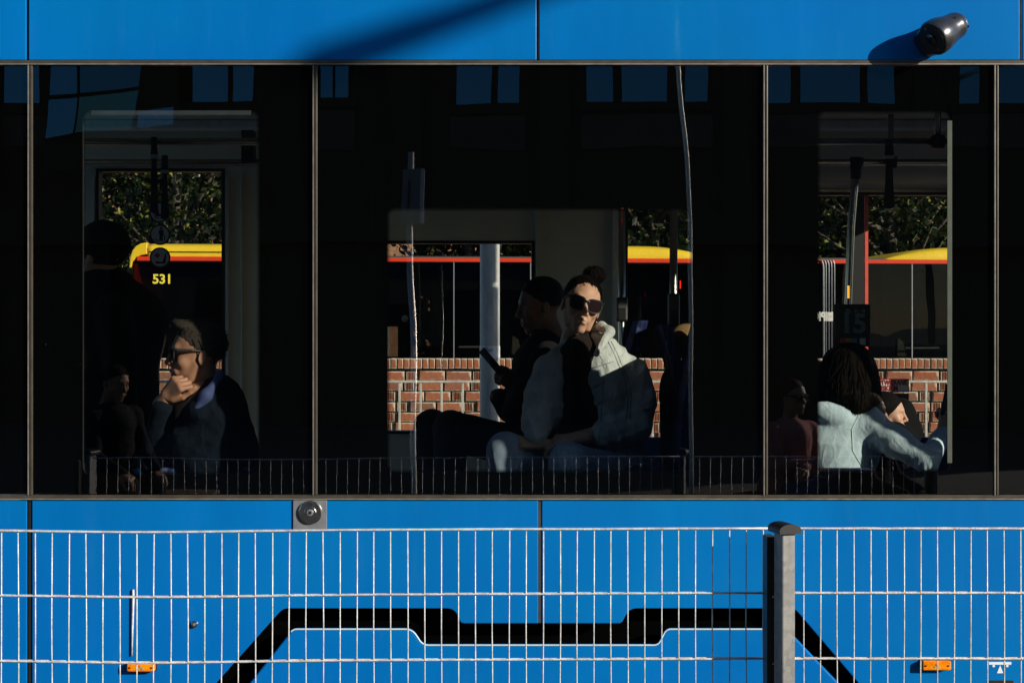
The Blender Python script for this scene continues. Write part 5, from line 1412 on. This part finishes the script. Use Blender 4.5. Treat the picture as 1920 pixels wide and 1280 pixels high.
# curved nose
m = MB()
pts = [(270,458),(258,460),(249,465),(243,473),(239,486),(237,505),(241,505),(244,494),(250,486),(258,482),(270,480)]
m.prism([(tx(a_),tz(b_)) for a_, b_ in pts], yt-.001, yt+2.2); m.build('nose_fairing', M['yellow'], RT, bevel=.02)
m = MB(); m.box(tx(270)+.01, tx(640), yt-.006, yt+.02, tz(476), tz(474.5)); m.build('shadow_gap', M['plastic_black'], RT)
m = MB(); m.box(xa+.01, xa+.05, yt+.05, yt+2.25, .3, TRb-.02); m.build('front_wall', M['red'], RT)
text('fleet_number', '531', .145, P(297,526,yt-.012), M['yellow_num'], RT, .004, sx=1.0)
# bellows between the sections
for k in range(5):
    px = 1537 + k*5.5; m = MB()
    m.tube([P(px,680,yt-.03),P(px,500,yt-.03),P(px-.6,491,yt-.03),P(px-2.5,487,yt-.03),P(px-6,485.5,yt-.03)], .008, 6); m.build('bellows_fold', M['grey_metal'], RT, smooth=True)

RT.rotation_euler.z = .095

# ------------------------------------------------------------------ brick house and trees
fb = MT('far_brick'); bt = fb.node("ShaderNodeTexBrick"); tcb = fb.node("ShaderNodeTexCoord"); mpb = fb.node("ShaderNodeMapping"); mpb.inputs['Rotation'].default_value = (math.radians(90),0,0)
fb.l.new(tcb.outputs['Object'], mpb.inputs[0]); fb.l.new(mpb.outputs[0], bt.inputs[0])
for k_, v_ in (('Scale',1.0),('Brick Width',.26),('Row Height',.085),('Mortar Size',.008)): bt.inputs[k_].default_value = v_
bt.inputs['Color1'].default_value = (.42,.20,.10,1); bt.inputs['Color2'].default_value = (.33,.15,.08,1); bt.inputs['Mortar'].default_value = (.22,.15,.10,1)
fb.set(col=bt.outputs[0], rough=.9); fb.bump(bt.outputs['Fac'], -.4, .01)
yh = 25.0
HO = empty('brick_house', (0, yh, 0), 'pale red brick house glimpsed over and through the red tram', 'house')
hx0, hx1 = PX(180,yh), PX(1900,yh)
m = MB(); m.box(hx0, hx1, yh, yh+9, 0, 6.6); m.build('wall', fb.m, HO)
m = MB(); m.add([(hx0-.3,yh-.4,6.5),(hx1+.3,yh-.4,6.5),(hx1+.3,yh+4.5,9.5),(hx0-.3,yh+4.5,9.5),(hx0-.3,yh+9.4,6.5),(hx1+.3,yh+9.4,6.5)], [(0,1,2,3),(3,2,5,4),(0,3,4),(1,5,2)]); m.build('roof', M['int_dark'], HO)
wg = simple('house_window_glass', (.03,.04,.05), .08, 0, .1, 3, spec=.8)
for i in range(8):
    x = hx0+1.2+i*1.85
    for zb_ in (1.0, 4.0):
        m = MB(); m.box(x, x+.9, yh-.03, yh+.02, zb_, zb_+1.5); f_ = m.build('window', M['white'], HO)
        m = MB(); m.box(x+.06, x+.42, yh-.035, yh-.0305, zb_+.06, zb_+1.44); m.box(x+.48, x+.84, yh-.035, yh-.0305, zb_+.06, zb_+1.44); m.build('pane', wg, f_)
lf = MT('leaf'); lf_n = lf.noise(lf.coords(), 7.0, 3)
lf.set(col=lf.ramp(lf_n, [(.3,(.004,.008,.002)),(.59,(.010,.018,.004)),(.645,(.14,.17,.03)),(.76,(.50,.44,.12))]), rough=.45, spec=.15)  # sunlit leaves and dark crown shade painted into the colour by noise
lf.b.inputs['Subsurface Weight'].default_value = 0
trl = lf.node("ShaderNodeBsdfTranslucent"); trl.inputs[0].default_value = (.03,.045,.006,1); mxl = lf.node("ShaderNodeMixShader"); mxl.inputs[0].default_value = .25
lf.l.new(lf.b.outputs[0], mxl.inputs[1]); lf.l.new(trl.outputs[0], mxl.inputs[2]); lf.l.new(mxl.outputs[0], lf.out.inputs[0])
bark = simple('bark', (.07,.055,.04), .9, 0, .3, 12, .5, 30, stretch=(3,3,.6))
def tree(x, y, hgt, rad, zlow, n, label, leafsize=.06):
    TRE = empty('tree', (x, y, 0), label, 'tree', 'trees behind the red tram')
    m = MB(); m.tube([(x,y,0),(x+.05,y,hgt*.3),(x-.04,y+.05,hgt*.6),(x+.05,y,hgt*.9)], [.13,.10,.07,.02], 10)
    cl = []
    for k in range(16):
        a = rnd.uniform(0,6.28); z0_ = zlow+rnd.uniform(0,.5)*(hgt-zlow); L = rad*rnd.uniform(.6,1.0)
        e = V3(x+math.cos(a)*L, y+math.sin(a)*L*.7, z0_+rnd.uniform(.2,1.0)); cl.append(e); mid = V3(x,y,z0_-.3).lerp(e,.5)+V3(0,0,-.08); cl.append(mid)
        m.tube([(x,y,z0_-.4), mid, e], [.04,.025,.008], 6)
    m.build('trunk', bark, TRE, smooth=True)
    g_ = np.random.default_rng(int(abs(x)*100)+3)
    c = np.array([[rnd.gauss(0,1) for _ in range(3)] for _ in range(70)])
    c = c/np.linalg.norm(c,axis=1)[:,None]*(g_.uniform(.2,1,(70,1))**.45); c = c*np.array([rad,rad*.7,(hgt-zlow)/2])+np.array([x,y,(hgt+zlow)/2])
    pos = c[g_.integers(0,70,n)] + g_.normal(0,.26,(n,3))*np.array([1,1,.8])
    nrm = g_.normal(size=(n,3)); nrm /= np.linalg.norm(nrm,axis=1)[:,None]; t = np.cross(nrm, g_.normal(size=(n,3))); t /= np.linalg.norm(t,axis=1)[:,None]; b_ = np.cross(nrm,t)
    s_ = (leafsize*g_.uniform(.6,1.3,n))[:,None]
    v = np.stack([pos-t*s_, pos+b_*s_*.62-nrm*s_*.15, pos+t*s_*1.1-nrm*s_*.2, pos-b_*s_*.62-nrm*s_*.15], 1).reshape(-1,3)
    me = bpy.data.meshes.new('crown'); me.from_pydata(v.tolist(), [], np.arange(4*n).reshape(n,4).tolist()); link('crown', me, lf.m, TRE)
tree(-4.6, 15.6, 5.4, 1.7, 2.0, 5200, 'leafy tree over the yellow nose of the red tram')
tree(-.6, 16.8, 5.0, 1.5, 2.2, 5000, 'sparse leafy tree over the plain red stripe beside the brick house')
tree(2.0, 15.8, 5.4, 1.7, 2.0, 5200, 'leafy tree behind the yellow roof in the middle window')
tree(5.2, 15.4, 5.4, 1.8, 2.0, 5600, 'leafy tree above the rounded yellow fairing in the right window')
hd_n = 46000; hp_ = rng.uniform(0,1,(hd_n,3))*np.array([17,1.4,4.2])+np.array([-7.5,18.2,.2])
nrm = rng.normal(size=(hd_n,3)); nrm /= np.linalg.norm(nrm,axis=1)[:,None]; t = np.cross(nrm, rng.normal(size=(hd_n,3))); t /= np.linalg.norm(t,axis=1)[:,None]; b_ = np.cross(nrm,t); s_ = .10
hp_[:,2] += 0
gapm = ~((hp_[:,0] > PX(700,18.5)) & (hp_[:,0] < PX(775,18.5)))
v = np.stack([hp_-t*s_, hp_+b_*s_*.6, hp_+t*s_, hp_-b_*s_*.6], 1)[gapm].reshape(-1,3)
me = bpy.data.meshes.new('hedge'); me.from_pydata(v.tolist(), [], np.arange(len(v)).reshape(-1,4).tolist()); hg = link('hedge', me, lf.m)
tag(hg, 'dense dark hedge of foliage behind the trees', 'hedge', kind='stuff')
